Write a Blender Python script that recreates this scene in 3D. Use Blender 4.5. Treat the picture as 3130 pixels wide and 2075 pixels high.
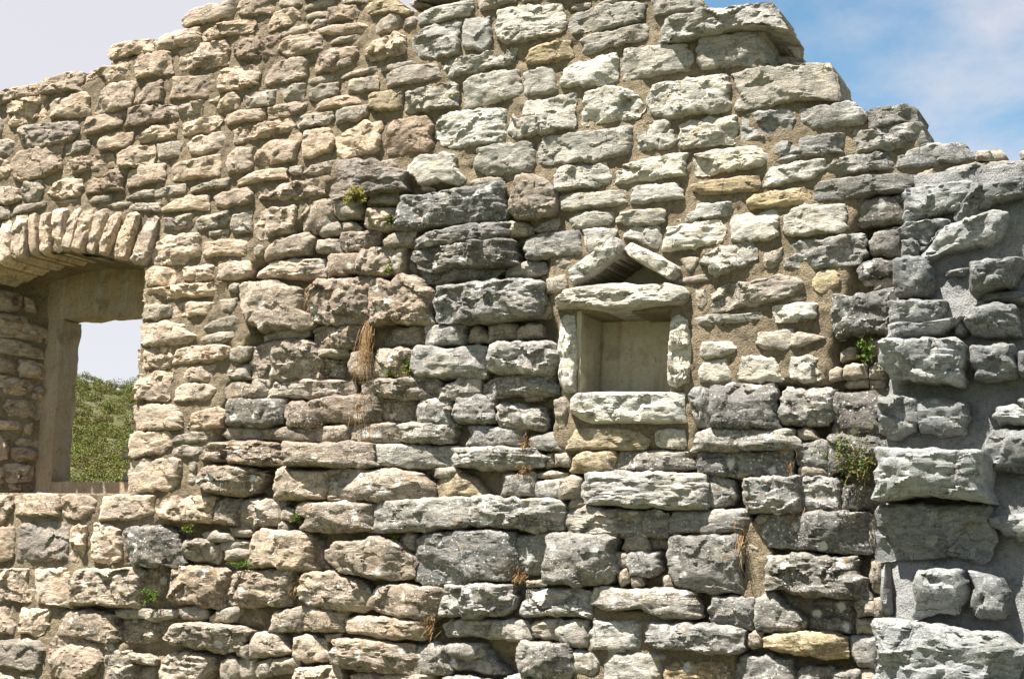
import bpy, math, random
import numpy as np
from mathutils import Matrix, Vector

random.seed(7)
scene = bpy.context.scene
for _o in list(bpy.data.objects):
    bpy.data.objects.remove(_o)

# ------------------------------------------------------------------ camera
EYE = np.array((0.0, -6.0, 1.6))
YAW, PITCH, ROLL = math.radians(27.0), math.radians(9.0), math.radians(1.7)
LENS = 50.0
PW, PH = 3130.0, 2075.0                      # survey sheet size
FPX = PW * LENS / 36.0
fwd = np.array((-math.sin(YAW) * math.cos(PITCH), math.cos(YAW) * math.cos(PITCH), math.sin(PITCH)))
_r0 = np.array((math.cos(YAW), math.sin(YAW), 0.0))
_u0 = np.cross(_r0, fwd)
rgt = math.cos(ROLL) * _r0 + math.sin(ROLL) * _u0
upv = -math.sin(ROLL) * _r0 + math.cos(ROLL) * _u0
cam_data = bpy.data.cameras.new("camera")
cam_data.lens = LENS
cam_data.sensor_width = 36.0
cam_data.clip_end = 6000.0
cam = bpy.data.objects.new("camera", cam_data)
scene.collection.objects.link(cam)
cam.matrix_world = Matrix(((rgt[0], upv[0], -fwd[0], EYE[0]), (rgt[1], upv[1], -fwd[1], EYE[1]),
                           (rgt[2], upv[2], -fwd[2], EYE[2]), (0, 0, 0, 1)))
scene.camera = cam

# ------------------------------------------------------------------ sky, sun, exposure
SUN_TRAVEL = Vector((0.72, 1.0, -2.6)).normalized()
TO_SUN = -SUN_TRAVEL
SUN_EL = math.asin(TO_SUN.z)
SUN_AZ = math.atan2(TO_SUN.x, TO_SUN.y)
world = bpy.data.worlds.new("World")
scene.world = world
world.use_nodes = True
nt = world.node_tree
nt.nodes.clear()
N = nt.nodes.new
out = N("ShaderNodeOutputWorld")
bg = N("ShaderNodeBackground")
bg.inputs["Strength"].default_value = 0.05
sky = N("ShaderNodeTexSky")
sky.sky_type = 'NISHITA'
sky.sun_disc = False
sky.sun_elevation = SUN_EL
sky.sun_rotation = SUN_AZ % (2 * math.pi)
sky.altitude = 300
sky.air_density = 1.0
sky.dust_density = 0.4
sky.ozone_density = 1.2
# thin high cloud veils
tc = N("ShaderNodeTexCoord")
mp = N("ShaderNodeMapping")
mp.inputs["Scale"].default_value = (1.0, 1.0, 1.9)
mp.inputs["Rotation"].default_value = (0.3, 0.5, 0.4)
n1 = N("ShaderNodeTexNoise")
n1.inputs["Scale"].default_value = 4.2
n1.inputs["Detail"].default_value = 9
n1.inputs["Roughness"].default_value = 0.6
n1.inputs["Distortion"].default_value = 0.25
n2 = N("ShaderNodeTexNoise")
n2.inputs["Scale"].default_value = 1.6
n2.inputs["Detail"].default_value = 3
mul = N("ShaderNodeMath"); mul.operation = 'MULTIPLY_ADD'
mul.inputs[1].default_value = 0.75
ramp = N("ShaderNodeMapRange")
ramp.inputs["From Min"].default_value = 0.70
ramp.inputs["From Max"].default_value = 1.05
ramp.inputs["To Max"].default_value = 0.85
ramp.interpolation_type = 'SMOOTHSTEP'
mix = N("ShaderNodeMix"); mix.data_type = 'RGBA'
mix.inputs["B"].default_value = (4.7, 4.45, 4.6, 1)
L = nt.links.new
L(tc.outputs["Generated"], mp.inputs["Vector"])
L(mp.outputs["Vector"], n1.inputs["Vector"])
L(mp.outputs["Vector"], n2.inputs["Vector"])
L(n2.outputs["Fac"], mul.inputs[0]); L(n1.outputs["Fac"], mul.inputs[2])
# the veil thickens towards the left-hand quarter of the sky
sep = N("ShaderNodeSeparateXYZ"); L(tc.outputs["Generated"], sep.inputs[0])
vw = N("ShaderNodeMapRange"); vw.interpolation_type = 'SMOOTHSTEP'
vw.inputs["From Min"].default_value = -0.35; vw.inputs["From Max"].default_value = -0.72
vw.inputs["To Max"].default_value = 0.42
L(sep.outputs["X"], vw.inputs["Value"])
ad = N("ShaderNodeMath"); ad.operation = 'ADD'
L(mul.outputs[0], ad.inputs[0]); L(vw.outputs[0], ad.inputs[1])
L(ad.outputs[0], ramp.inputs["Value"])
L(ramp.outputs[0], mix.inputs["Factor"])
tint = N("ShaderNodeMix"); tint.data_type = 'RGBA'; tint.blend_type = 'MULTIPLY'; tint.inputs["Factor"].default_value = 1.0
tint.inputs["B"].default_value = (0.80, 1.02, 0.97, 1)
L(sky.outputs["Color"], tint.inputs["A"]); L(tint.outputs["Result"], mix.inputs["A"])
L(mix.outputs["Result"], bg.inputs["Color"])
L(bg.outputs[0], out.inputs["Surface"])

sun_data = bpy.data.lights.new("sun", 'SUN')
sun_data.energy = 5.0
sun_data.angle = math.radians(0.53)
sun_data.color = (1.0, 0.955, 0.89)
sun = bpy.data.objects.new("sun", sun_data)
scene.collection.objects.link(sun)
sun.location = (-8, -14, 20)
sun.rotation_euler = SUN_TRAVEL.to_track_quat('-Z', 'Y').to_euler()

vs = scene.view_settings
vs.view_transform = 'Standard'
vs.look = 'None'
vs.gamma = 1.0
vs.use_curve_mapping = False
vs.exposure = 1.9

# Outlines of the stones as they lie in the wall, measured in survey tiles: (origin x, origin y, scale) and then one outline per ';'
# leading letters: w pale, g grey, d dark, t ochre, b brown, R set back, P proud, Q far proud, B far back, V voussoir, L lintel, G gable slab, J jamb, S sill
TILES = [
(0, 0, 2.956, """-30 92 0 83 12 80 34 76 33 86 12 91 0 94 -30 102; 36 81 42 71 68 65 75 67 74 81 62 83 45 84 37 85; 78 68 92 61 121 56 122 66 117 73 97 76 84 78 78 74;
98 46 106 40 138 35 139 47 120 50 103 54 98 51; 140 38 152 30 181 25 181 39 160 43 145 46 141 43; 124 56 134 49 151 47 155 55 155 66 140 69 124 70; 165 17 175 8 211 1 216 4 212 13 190 19 167 25;
184 30 195 24 222 18 231 20 226 29 205 33 187 37 184 34; 163 47 180 40 204 38 208 45 205 59 180 63 165 65 163 60; b 158 70 192 68 195 75 188 88 164 91 153 91 156 80; w 7 96 16 91 40 87 42 93 41 106 30 111 14 115 8 110;
46 95 52 90 76 84 81 88 80 104 62 107 47 107; w 92 86 101 76 122 75 121 82 117 96 100 102 86 102; b 122 88 133 78 146 72 148 80 146 91 132 94 121 94; b 118 98 128 96 160 96 161 106 145 110 125 113 114 115 116 105;
162 98 172 93 184 91 184 99 181 106 173 103 163 107; 189 93 196 88 213 85 218 90 217 98 205 103 190 102; 80 107 95 104 110 103 110 113 100 117 78 121 77 113; g 17 117 25 113 48 112 70 110 72 118 65 126 48 132 28 135 19 128;
-10 104 0 106 3 112 3 118 0 121 -10 122; g 0 127 8 125 13 128 14 135 9 141 0 142 -10 140 -10 128; 60 133 68 129 80 127 81 132 72 137 61 140; 90 126 98 122 119 120 120 127 110 134 92 136 89 132;
130 120 140 114 158 113 159 122 150 127 130 129 126 127; w 165 113 176 109 195 105 201 109 197 114 182 120 168 122 165 118; w 170 130 182 123 199 120 204 126 200 135 180 140 172 138; 143 131 155 128 165 130 163 140 148 144 143 141;
107 140 120 133 138 131 141 140 136 148 112 152 106 148; 11 147 20 137 40 133 55 131 56 140 54 152 40 161 20 164 12 157; -10 145 0 144 9 146 10 155 8 160 3 165 0 165 -10 165; 58 150 70 143 100 139 103 145 100 151 78 155 62 158 57 155;
117 156 128 150 148 148 149 156 149 163 130 167 116 170 115 164; w 157 150 170 146 199 139 200 150 196 158 175 162 158 163 156 156; 98 154 110 152 112 156 100 158"""),
(0, 500, 2.956, """-10 22 8 20 18 24 19 32 12 36 -10 38; 20 25 25 17 37 15 39 22 35 34 25 35 21 32; w 42 27 52 18 62 14 75 14 73 25 71 30 55 31 43 28; b 79 17 88 12 108 7 112 14 110 24 95 26 80 27; 80 34 84 30 102 28 100 33 84 36;
48 35 58 33 71 32 70 35 55 36; 120 28 128 25 139 23 139 30 125 32 113 32; w 140 24 148 22 167 18 167 26 155 29 141 30; w 172 22 182 19 200 14 207 13 205 20 190 23 173 26; w 12 41 20 37 41 35 40 38 30 42 13 46; w 98 38 107 35 118 35 116 38 103 41;
117 39 125 36 146 36 144 44 128 43 117 42; w 147 41 155 36 174 29 188 29 189 38 188 42 165 42 147 44; 194 30 205 26 225 21 229 27 226 35 205 40 196 38; -10 39 5 39 9 44 7 49 -10 52;
Vw -26 63 -17 59 -13 75 -12 98 -21 104 -24 85; Vw -14 58 -3 54 0 72 0 93 -10 99 -12 80; Vw 2 53 10 51 12 70 12 87 3 93 2 80; Vw 15 47 25 45 26 65 26 83 18 88 13 86 14 60; Vw 28 46 34 44 36 60 37 83 31 84 29 70; Vw 38 46 46 44 47 60 48 78 42 84 39 80;
Vw 51 42 58 40 62 42 60 58 58 78 52 81 50 68; Vw 67 42 71 39 74 41 72 55 66 80 58 79 62 60; Vw 75 44 84 42 85 48 82 62 76 81 67 80 72 58; Vw 89 44 98 41 99 47 94 62 86 82 80 81 85 62; Vw 101 48 109 44 111 48 106 62 98 84 91 82 96 65;
Vw 118 45 124 43 128 46 124 60 115 88 104 86 110 65; Vw 134 49 140 47 144 50 141 65 134 93 121 91 126 70; w 149 50 160 47 174 46 173 56 160 60 149 61; w 178 51 190 46 205 43 207 50 203 56 185 60 177 58; 211 48 220 44 227 44 227 53 228 62 214 63 209 58;
188 62 208 59 206 64 190 66; w 141 75 150 66 170 63 178 65 182 72 180 84 165 90 150 92 138 90 137 82; w 186 72 200 69 225 67 225 76 222 84 200 83 184 86 184 78; w 132 95 150 93 156 95 160 104 155 109 134 110 131 103; 166 95 180 91 192 93 193 103 180 107 166 104;
w 198 92 212 88 225 89 228 96 222 102 205 105 197 103; w 131 114 160 110 200 107 204 110 203 119 185 120 150 123 131 124 130 118; w 207 111 212 107 217 109 214 117 207 115; 132 128 140 126 154 129 155 137 140 142 129 141 129 135;
w 157 130 170 125 192 126 195 130 190 137 170 138 157 139; w 199 124 213 122 215 127 212 133 199 133; w 128 146 150 142 165 145 168 150 178 156 170 162 140 166 128 163 127 155; w 186 146 200 140 213 137 216 143 213 150 195 152 184 150"""),
(0, 1000, 2.956, """184 9 195 5 210 4 212 8 203 14 186 15 182 12; w 126 21 140 18 154 18 155 25 155 34 148 38 127 38 124 30; w 160 21 175 17 200 16 207 18 206 26 190 31 172 32 158 33; 208 20 218 18 228 18 226 26 217 32 208 28;
w 165 42 175 36 197 34 198 42 190 49 170 49 163 46; 202 40 215 36 225 35 225 46 210 48 202 46; w 126 44 140 40 154 40 154 52 153 64 140 67 124 66 123 55; w 158 56 168 51 188 51 196 55 195 61 186 66 160 66 158 61; 201 57 210 50 222 51 232 56 236 60 232 64 205 66;
w 122 72 140 69 160 72 164 80 165 90 155 93 126 93 122 85; 175 79 185 74 200 72 204 78 200 90 185 92 169 91; w 119 98 125 95 150 94 154 98 155 107 148 113 125 119 120 116 118 108; 156 98 170 96 190 94 194 97 185 103 170 105 155 104;
157 110 165 107 185 107 184 113 172 118 155 116; w 118 124 130 119 155 118 164 120 163 135 155 146 135 149 118 148 117 135; w 170 122 176 118 179 124 177 132 171 130; 170 133 178 131 177 142 170 144"""),
(0, 1500, 2.7275, """-14 3 0 3 10 4 12 10 9 17 5 24 0 28 -14 28; 13 5 25 2 48 3 51 8 49 20 25 21 14 19; 53 6 60 3 75 4 81 8 80 17 72 23 58 23 52 20; w 88 6 100 3 128 4 129 13 128 19 112 23 86 24 85 14; w 131 12 140 5 165 4 177 6 177 17 174 26 158 27 140 24 131 20;
b 182 10 190 8 199 9 200 18 198 28 185 27 180 22; -14 29 0 30 11 31 12 43 10 55 0 60 -14 60; g 17 31 25 27 45 26 57 28 58 44 55 55 40 58 20 58 15 57 17 45; w 60 31 66 28 73 29 72 40 69 55 63 59 58 57 60 43;
w 80 28 92 27 100 33 102 45 102 55 95 60 82 61 77 48 78 38; Pd 108 34 120 29 140 32 147 37 150 50 151 59 135 63 115 62 108 50 106 45; 155 44 165 40 178 41 177 45 168 50 164 58 157 55 153 49; 168 49 175 44 183 47 184 55 180 60 165 58;
185 44 195 41 210 43 208 48 193 50 184 48; 188 50 200 48 209 52 207 56 190 57; 193 31 205 31 214 33 212 37 198 38 193 36; 170 36 180 34 193 36 194 41 180 42 172 40; -14 64 10 64 28 65 30 75 28 90 22 93 0 91 -14 92; w 31 67 40 65 55 65 60 72 61 83 59 96 45 95 34 93 32 82;
w 65 68 80 65 112 65 117 70 117 85 112 96 92 95 70 94 62 93 63 78; R 118 66 130 63 140 64 138 80 130 92 120 85; b 146 64 160 62 180 66 190 68 189 85 184 97 160 94 143 90 144 75; -14 95 5 95 10 98 14 112 12 118 0 118 -14 120; w 20 99 30 98 40 100 41 112 33 120 18 118 17 110;
49 107 60 101 78 100 92 104 97 112 98 122 92 126 75 124 52 120 48 113; 97 100 110 98 122 99 121 105 105 106 98 104; 122 101 135 100 148 99 147 104 130 108 122 106; R 99 111 110 106 125 107 147 106 148 112 140 122 120 126 101 127 99 118; 150 98 165 96 172 100 172 105 165 108 155 106 150 102;
P 140 119 148 112 160 110 185 112 208 117 203 122 197 132 185 134 170 131 145 127 139 123; d -14 128 5 123 20 122 33 126 38 132 36 140 30 149 15 149 0 145 -14 144; 42 130 48 122 65 123 75 127 84 132 86 140 80 150 66 158 50 158 42 148;
86 128 92 126 96 131 93 134 87 132; w 88 142 92 134 100 131 108 138 108 146 95 150 88 147; 107 135 120 137 129 140 126 145 115 142 107 140; 88 150 100 146 108 146 109 156 100 160 88 160; R 112 146 130 146 132 160 114 160; w 140 140 150 134 165 135 178 140 180 146 172 155 172 165 140 165 137 150;
w 187 142 192 138 197 141 199 152 192 160 186 155; 196 132 203 127 208 128 207 140 200 137; 198 145 206 138 213 142 213 155 205 158 199 152; 18 154 28 152 32 158 30 165 16 165; -14 150 0 152 12 158 12 170 -14 170; 42 158 60 160 60 172 40 172"""),
(700, 0, 2.956, """8 3 15 -1 45 -2 44 3 40 12 20 15 8 13; 46 0 65 -2 66 4 60 7 46 6; 68 8 80 1 96 -2 95 3 85 7 70 10; 102 1 115 -2 125 0 124 3 103 4; 38 17 45 10 60 8 65 12 65 20 55 24 36 28 36 22; 69 15 80 11 90 11 88 15 72 19; b 88 16 92 8 105 5 115 6 119 12 117 18 100 20 88 20;
72 24 80 17 88 18 87 23 75 27; t 121 6 130 2 150 0 155 4 165 10 160 14 148 12 130 14 122 10; tR 163 3 170 1 183 5 175 7 165 6; 46 31 60 24 71 22 72 27 60 31 46 34; 78 28 90 24 120 21 127 24 122 30 100 32 80 31; 92 38 100 34 112 32 119 31 118 36 105 39 93 40;
b 130 28 140 16 150 12 156 15 154 24 145 29 132 31; 158 19 165 15 170 17 169 23 158 26; 171 14 185 8 205 4 219 1 222 8 215 14 195 19 175 21 170 18; b 5 46 15 36 30 33 43 34 43 45 41 54 25 55 8 53 5 50; 46 40 55 34 75 30 83 31 83 44 75 47 55 51 46 46;
b 79 56 85 46 100 43 115 43 116 48 110 58 95 64 80 66 78 62; w 127 42 140 36 152 29 158 35 161 45 155 50 135 54 124 53 123 48; g 168 35 180 25 200 20 208 22 208 38 207 48 190 53 175 53 167 46; w -9 70 -2 62 10 60 25 60 29 67 26 76 12 81 -6 83 -9 78;
34 70 42 60 60 52 70 53 71 62 70 70 55 75 36 77 33 75; 136 62 150 57 166 55 170 57 155 62 138 65; 101 69 115 64 133 60 134 64 120 68 103 71; b 143 68 150 64 165 60 185 58 190 64 189 70 175 74 160 76 145 79 142 74; 70 73 85 69 99 67 97 72 82 76 71 76;
w 109 73 120 70 133 69 135 74 134 81 120 83 109 83; 46 80 55 77 69 76 69 84 66 91 50 91 46 86; w 73 83 83 77 98 75 99 82 96 86 82 92 73 89; 14 88 22 84 42 82 41 91 38 96 18 97 14 94; 36 98 50 94 70 91 71 95 65 102 50 106 36 107 35 102;
w 78 95 85 91 105 87 122 86 122 93 105 96 80 100; t 127 87 140 83 158 80 158 88 156 99 145 101 127 98; 163 85 180 79 200 75 206 77 207 87 205 96 185 100 170 103 161 100 162 92; 0 104 8 101 32 98 33 105 28 109 15 110 0 113 -4 109;
62 108 70 104 92 101 94 106 88 112 65 116 62 112; 98 101 110 97 125 95 124 104 115 109 99 111 97 106; 4 118 20 113 40 110 60 107 61 113 55 119 30 125 8 130 5 124; w 70 120 80 115 90 116 94 122 94 132 88 138 75 143 68 142 68 130;
w 98 125 110 117 125 110 137 112 138 126 135 136 120 140 104 144 99 138 96 130; b 145 118 150 110 165 107 180 105 184 112 184 130 178 137 160 138 145 139 141 130; w 187 122 190 107 205 102 240 98 250 100 251 124 240 129 208 134 195 130 187 125;
0 140 12 133 22 135 22 148 15 155 2 157 -2 150; 25 138 40 126 64 121 65 128 57 146 48 147 30 149 24 146; 138 146 148 144 152 150 145 155 138 152; w 162 150 175 141 195 137 206 142 207 155 213 161 205 166 190 164 175 167 170 162 162 158;
w 55 151 65 150 66 157 58 158 54 155; w 68 155 75 150 95 145 94 155 80 158 68 157; 5 -8 20 -16 60 -20 62 -5 40 -4; 64 -6 75 -18 110 -20 112 -6 90 -4"""),
(700, 500, 2.956, """Pd 100 -2 115 -4 134 -3 137 5 150 4 160 7 157 14 158 22 140 25 110 28 95 31 91 27 95 18 100 12; w 8 16 25 7 50 4 51 13 30 16 10 20; 29 22 50 18 70 16 80 14 86 17 85 27 70 30 60 33 45 33 28 32; w 24 50 35 42 58 38 60 50 58 60 45 64 35 69 26 66 24 58;
67 46 80 35 92 34 96 42 97 53 90 60 78 64 70 58 67 52; 85 56 97 54 103 58 102 63 90 66 82 64; 97 46 100 32 105 35 118 34 121 44 115 48 104 50; 103 54 112 53 119 58 115 61 105 60; 126 36 130 28 145 26 152 28 154 35 145 37 128 38; w 124 50 128 42 140 41 152 44 153 56 140 60 125 57;
Pg 154 40 160 31 178 30 200 25 225 22 242 19 247 24 248 45 240 50 215 53 195 55 175 60 156 58 153 50; 174 18 182 21 187 24 180 26 175 24; 38 76 50 68 70 64 75 68 70 80 55 83 36 87 35 82; 23 77 27 73 32 75 30 83 24 84; w 78 72 90 68 98 70 101 80 90 81 80 79;
b 102 68 106 63 125 62 135 63 135 72 125 79 108 80 103 75; 140 70 150 64 167 62 168 70 160 75 142 75; Pd 168 71 178 64 205 58 235 54 248 55 250 65 235 70 200 74 175 77; Pd 170 80 195 75 235 71 250 70 256 80 254 90 235 93 205 94 185 97 172 92 168 86;
g 178 98 200 96 225 94 245 92 250 97 235 104 200 108 180 110 177 105; w 28 98 45 89 65 87 83 88 84 96 82 103 60 104 40 103 27 103; b 90 90 95 82 115 83 119 88 116 97 105 101 88 98; 118 90 122 79 132 76 140 78 147 78 147 92 142 100 125 102 118 98;
150 80 155 76 160 77 158 90 158 100 150 100 148 92; R 160 83 166 86 171 96 170 103 161 100 159 90; P 14 112 25 107 40 107 60 115 64 120 63 132 72 136 72 145 60 148 40 149 32 152 22 143 12 128 12 120; 65 118 72 115 72 132 66 134; b 77 120 85 107 100 104 125 104 128 110 126 125 125 138 115 146 95 146 78 140 77 130;
P 130 110 140 105 147 108 155 102 168 103 178 112 183 118 180 130 182 142 165 144 140 142 130 145 127 132; Pg 186 125 192 113 215 110 240 106 265 105 280 110 282 125 275 136 250 141 210 143 195 141 188 133; 224 17 231 12 240 13 239 20 228 21"""),
(600, 1000, 2.956, """t 63 8 75 3 100 1 101 8 85 11 65 13; 106 2 115 -1 122 0 120 3 107 5; 110 7 125 1 145 0 152 2 152 18 135 19 115 18 109 14; R 172 12 185 2 200 -1 207 2 207 15 195 17 173 18; 208 1 220 -2 240 -1 241 6 238 15 215 16 209 12; R 162 5 168 4 170 12 165 18 161 14;
53 20 65 16 72 14 82 12 95 12 105 16 110 22 112 32 107 45 85 48 70 47 55 44 50 35; 110 22 115 20 135 20 137 25 120 26 111 26; R 111 32 118 28 128 30 135 36 132 46 115 47 110 42; 139 33 145 23 155 22 160 30 161 44 150 47 141 42; 163 30 168 21 185 20 192 24 194 36 190 45 172 46 162 42;
P 195 35 197 24 205 18 215 17 228 22 245 18 260 20 262 35 255 44 235 46 205 44 196 40; w 70 55 75 49 90 48 110 49 125 48 132 51 140 48 143 55 142 60 120 63 90 64 67 65 67 60; 52 50 58 46 68 49 67 58 60 64 53 60; 151 50 165 47 180 48 200 46 215 48 220 52 218 60 205 64 180 63 155 61 151 57;
d 29 72 35 66 55 66 78 66 79 75 77 84 65 89 40 89 30 86 28 80; b 82 72 90 67 102 68 110 66 113 74 112 86 100 90 86 89 82 82; b 115 68 125 63 150 62 165 64 166 74 164 84 140 88 120 84 114 80; R 167 72 175 63 190 63 198 68 198 80 195 87 180 87 167 84; 201 74 206 66 220 64 230 66 232 78 232 86 215 88 204 84 201 79;
24 97 32 91 50 90 58 93 59 98 55 102 35 102; 61 95 64 93 85 91 105 92 107 98 103 103 80 103 62 101; 109 94 118 90 135 88 140 92 138 98 130 103 112 102 108 99; 141 93 148 87 165 87 182 88 184 95 182 102 165 105 145 102 141 98; 185 90 195 87 215 88 230 88 231 94 226 103 205 105 188 102 184 96; 97 103 107 102 108 106 98 106;
Pb 8 112 15 106 35 103 60 104 74 107 76 115 77 124 50 125 25 121 8 120; P 79 108 85 104 100 105 115 106 135 104 155 106 159 115 158 124 140 126 110 124 85 124 79 118; w 158 110 165 106 190 107 215 109 233 108 232 118 228 126 205 127 180 126 160 125 157 118;
P 4 132 15 126 30 125 45 128 55 133 62 130 60 137 50 148 35 152 20 150 8 145 3 138; w 73 140 80 126 82 124 83 130 100 131 118 132 119 145 115 153 95 155 75 154 71 146; P 121 145 124 131 135 128 160 130 175 128 195 132 212 140 215 148 210 156 185 157 150 157 130 157 120 152; 217 128 230 127 238 130 235 134 222 136 216 134"""),
(600, 1500, 2.7275, """w 38 12 45 8 70 8 73 12 72 24 68 29 50 30 38 29; w 73 14 80 15 84 20 78 25 71 23; 69 27 73 24 76 32 69 33; P 86 14 95 11 110 11 130 10 145 13 147 20 147 32 125 33 100 33 90 30 93 22 85 20; P 149 16 155 10 175 8 200 6 225 7 230 14 229 26 215 30 190 33 165 34 149 33 148 25;
w 47 50 50 40 60 32 75 33 85 34 93 40 95 52 95 64 80 65 65 63 46 62; R 94 45 100 39 107 43 108 55 112 64 98 65 94 55; P 109 50 120 44 135 42 150 40 162 43 168 48 180 53 183 60 180 68 165 74 150 71 130 68 115 62 108 55; 170 42 178 34 184 38 183 50 175 50;
Pg 184 55 186 42 195 37 215 34 245 34 262 38 266 50 264 65 255 72 230 76 205 78 192 76 186 66; 27 72 40 69 60 67 82 65 80 80 79 88 75 95 50 96 28 97 26 85; P 87 80 92 70 105 68 118 68 125 73 140 79 146 87 144 96 130 100 118 100 100 95 88 90; P 145 92 150 84 165 78 185 79 205 83 206 95 203 102 190 107 170 105 150 98 144 97;
P 207 86 212 80 235 78 258 80 264 88 262 98 245 103 220 104 206 103 205 95; 12 105 22 99 32 97 34 102 28 109 14 110; R 44 101 58 101 60 112 45 112; 64 112 68 102 85 98 94 98 90 108 85 116 70 117 63 116; 88 106 95 99 110 99 125 102 124 112 120 116 100 117 87 113;
Pw 127 108 140 105 165 106 190 109 192 115 185 123 165 123 140 119 127 117; w 46 122 55 118 67 119 74 128 79 134 60 137 46 138 46 130; w 83 125 90 121 98 122 108 128 110 135 105 140 90 142 82 136; 108 120 120 119 119 124 110 125; P 112 135 118 126 135 123 155 126 175 129 185 138 184 148 175 152 150 150 130 147 113 142;
182 148 188 130 200 126 206 132 206 142 212 148 205 152 190 152; 207 130 220 127 235 128 240 136 225 140 210 135; 50 145 62 140 62 152 52 156; 63 142 75 139 84 140 84 148 72 152 62 150; w 85 150 100 147 115 147 120 153 122 162 100 170 82 168 82 156; w 132 154 150 152 160 154 175 151 192 154 196 162 190 172 140 172 131 165;
37 148 48 142 50 152 45 158 38 156"""),
(1400, 0, 2.956, """g 19 2 25 -3 50 -4 52 2 35 7 22 10 19 6; 55 -2 75 -4 76 0 60 3; g 78 -4 96 -4 97 0 80 1; g 5 25 8 18 18 16 28 17 31 28 30 38 24 46 10 46 5 42; w 37 20 38 10 50 7 70 5 93 5 96 14 97 24 92 28 75 34 58 38 45 39 37 34 35 26; 103 5 112 3 120 3 119 7 110 10 102 9; 123 5 135 0 148 -2 145 1 130 6;
g 103 16 115 10 135 5 155 2 168 5 168 16 160 21 140 26 120 28 106 30 101 26; g 176 0 190 -4 215 -3 222 8 223 11 205 9 190 13 178 14; -12 60 -8 55 15 51 35 45 53 40 53 50 48 58 30 62 10 67 -5 70 -11 65; t 63 46 75 41 88 38 99 38 101 45 105 51 90 55 70 58 63 57; 111 36 125 31 145 28 165 22 171 26 171 36 155 39 135 44 120 49 114 47 112 41;
150 50 152 46 175 42 205 41 211 46 213 54 206 63 185 68 160 72 152 72 149 64; 5 76 15 69 35 65 55 64 57 75 56 86 45 90 25 95 8 97 6 88; 61 68 72 62 86 61 87 70 88 80 84 84 68 86 61 84 60 76; w 95 64 110 57 130 51 142 48 145 58 143 68 140 74 125 77 108 79 93 77 94 70;
w 171 92 175 82 185 75 205 72 225 70 240 68 245 78 245 95 238 101 215 104 190 106 175 102; w 50 96 65 91 85 88 104 86 106 98 105 115 90 118 70 122 52 124 46 118 49 105; w 113 90 120 82 140 79 155 83 165 89 168 98 163 107 145 110 125 112 114 111 113 100; 73 133 78 125 100 121 120 119 155 115 157 130 155 138 135 144 110 147 85 148 76 146 73 140;
161 115 170 111 188 109 194 118 197 128 188 135 168 137 163 128; w 200 125 202 115 212 110 235 106 250 105 251 120 248 129 230 131 205 134 200 130; 16 143 22 134 40 131 62 129 68 138 70 147 63 155 45 158 25 158 15 153; g -46 -4 -40 -16 -10 -20 12 -18 12 -4 -20 -2; 14 -6 30 -20 70 -20 72 -6; g 75 -7 90 -20 130 -20 132 -5 110 -4; 135 -5 140 -19 172 -20 173 -4"""),
(1400, 500, 2.956, """w 88 11 95 4 110 2 130 1 136 5 136 18 125 21 105 24 88 25 87 18; w 142 8 150 2 170 -3 195 -8 206 -8 206 4 204 11 180 14 160 17 145 18 143 14; w 213 0 216 -8 235 -12 262 -15 275 -12 281 -8 276 0 262 5 240 9 217 11; 10 17 18 14 30 12 41 13 40 18 28 19 15 20; Pb 48 30 52 22 55 12 65 10 78 12 85 22 88 30 88 42 80 47 68 50 52 47 47 42;
93 30 105 27 125 26 142 25 150 24 152 35 145 37 125 40 105 43 93 42 91 36; w 158 24 165 20 185 18 196 18 203 25 202 31 185 34 165 36 157 34; t 209 20 225 16 255 12 270 11 273 18 268 25 245 27 222 28 212 25; 102 50 110 45 125 43 140 44 141 50 135 55 120 58 104 59; 143 50 150 44 170 41 186 41 187 52 175 56 160 57 150 53 143 54;
w 193 45 205 40 225 36 245 35 249 40 246 47 225 50 205 52 196 49; b 39 57 48 53 60 55 66 58 66 64 50 66 39 66; w 69 60 75 55 90 49 92 55 88 61 75 63; g 61 70 75 64 95 62 110 61 113 72 113 80 95 83 75 86 62 85; w 113 60 125 59 143 60 140 66 130 74 118 80 116 72; w 151 64 160 58 175 57 182 58 183 68 180 78 172 74 162 69 151 67;
w 187 68 190 58 210 54 235 52 241 58 239 70 225 74 200 78 186 79 186 73; Gw 102 99 112 90 128 78 142 67 147 70 150 76 148 84 138 90 122 102 108 112 105 108; Gw 155 74 158 72 175 80 201 94 200 100 193 107 180 98 168 91 155 84 152 78; Lw 90 124 100 116 125 112 155 109 165 111 190 109 204 112 209 117 207 124 200 128 180 129 160 132 140 134 110 131 100 132 91 132;
88 88 95 85 109 83 108 88 100 94 89 95; 46 98 52 91 65 89 78 91 80 98 65 101 46 103; w 81 105 90 102 96 99 99 108 98 113 85 117 80 116; 200 86 210 84 218 85 216 92 210 99 206 97; 70 127 78 124 85 126 86 134 80 140 71 140 69 134; w 215 116 223 114 225 125 222 133 217 130"""),
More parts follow.
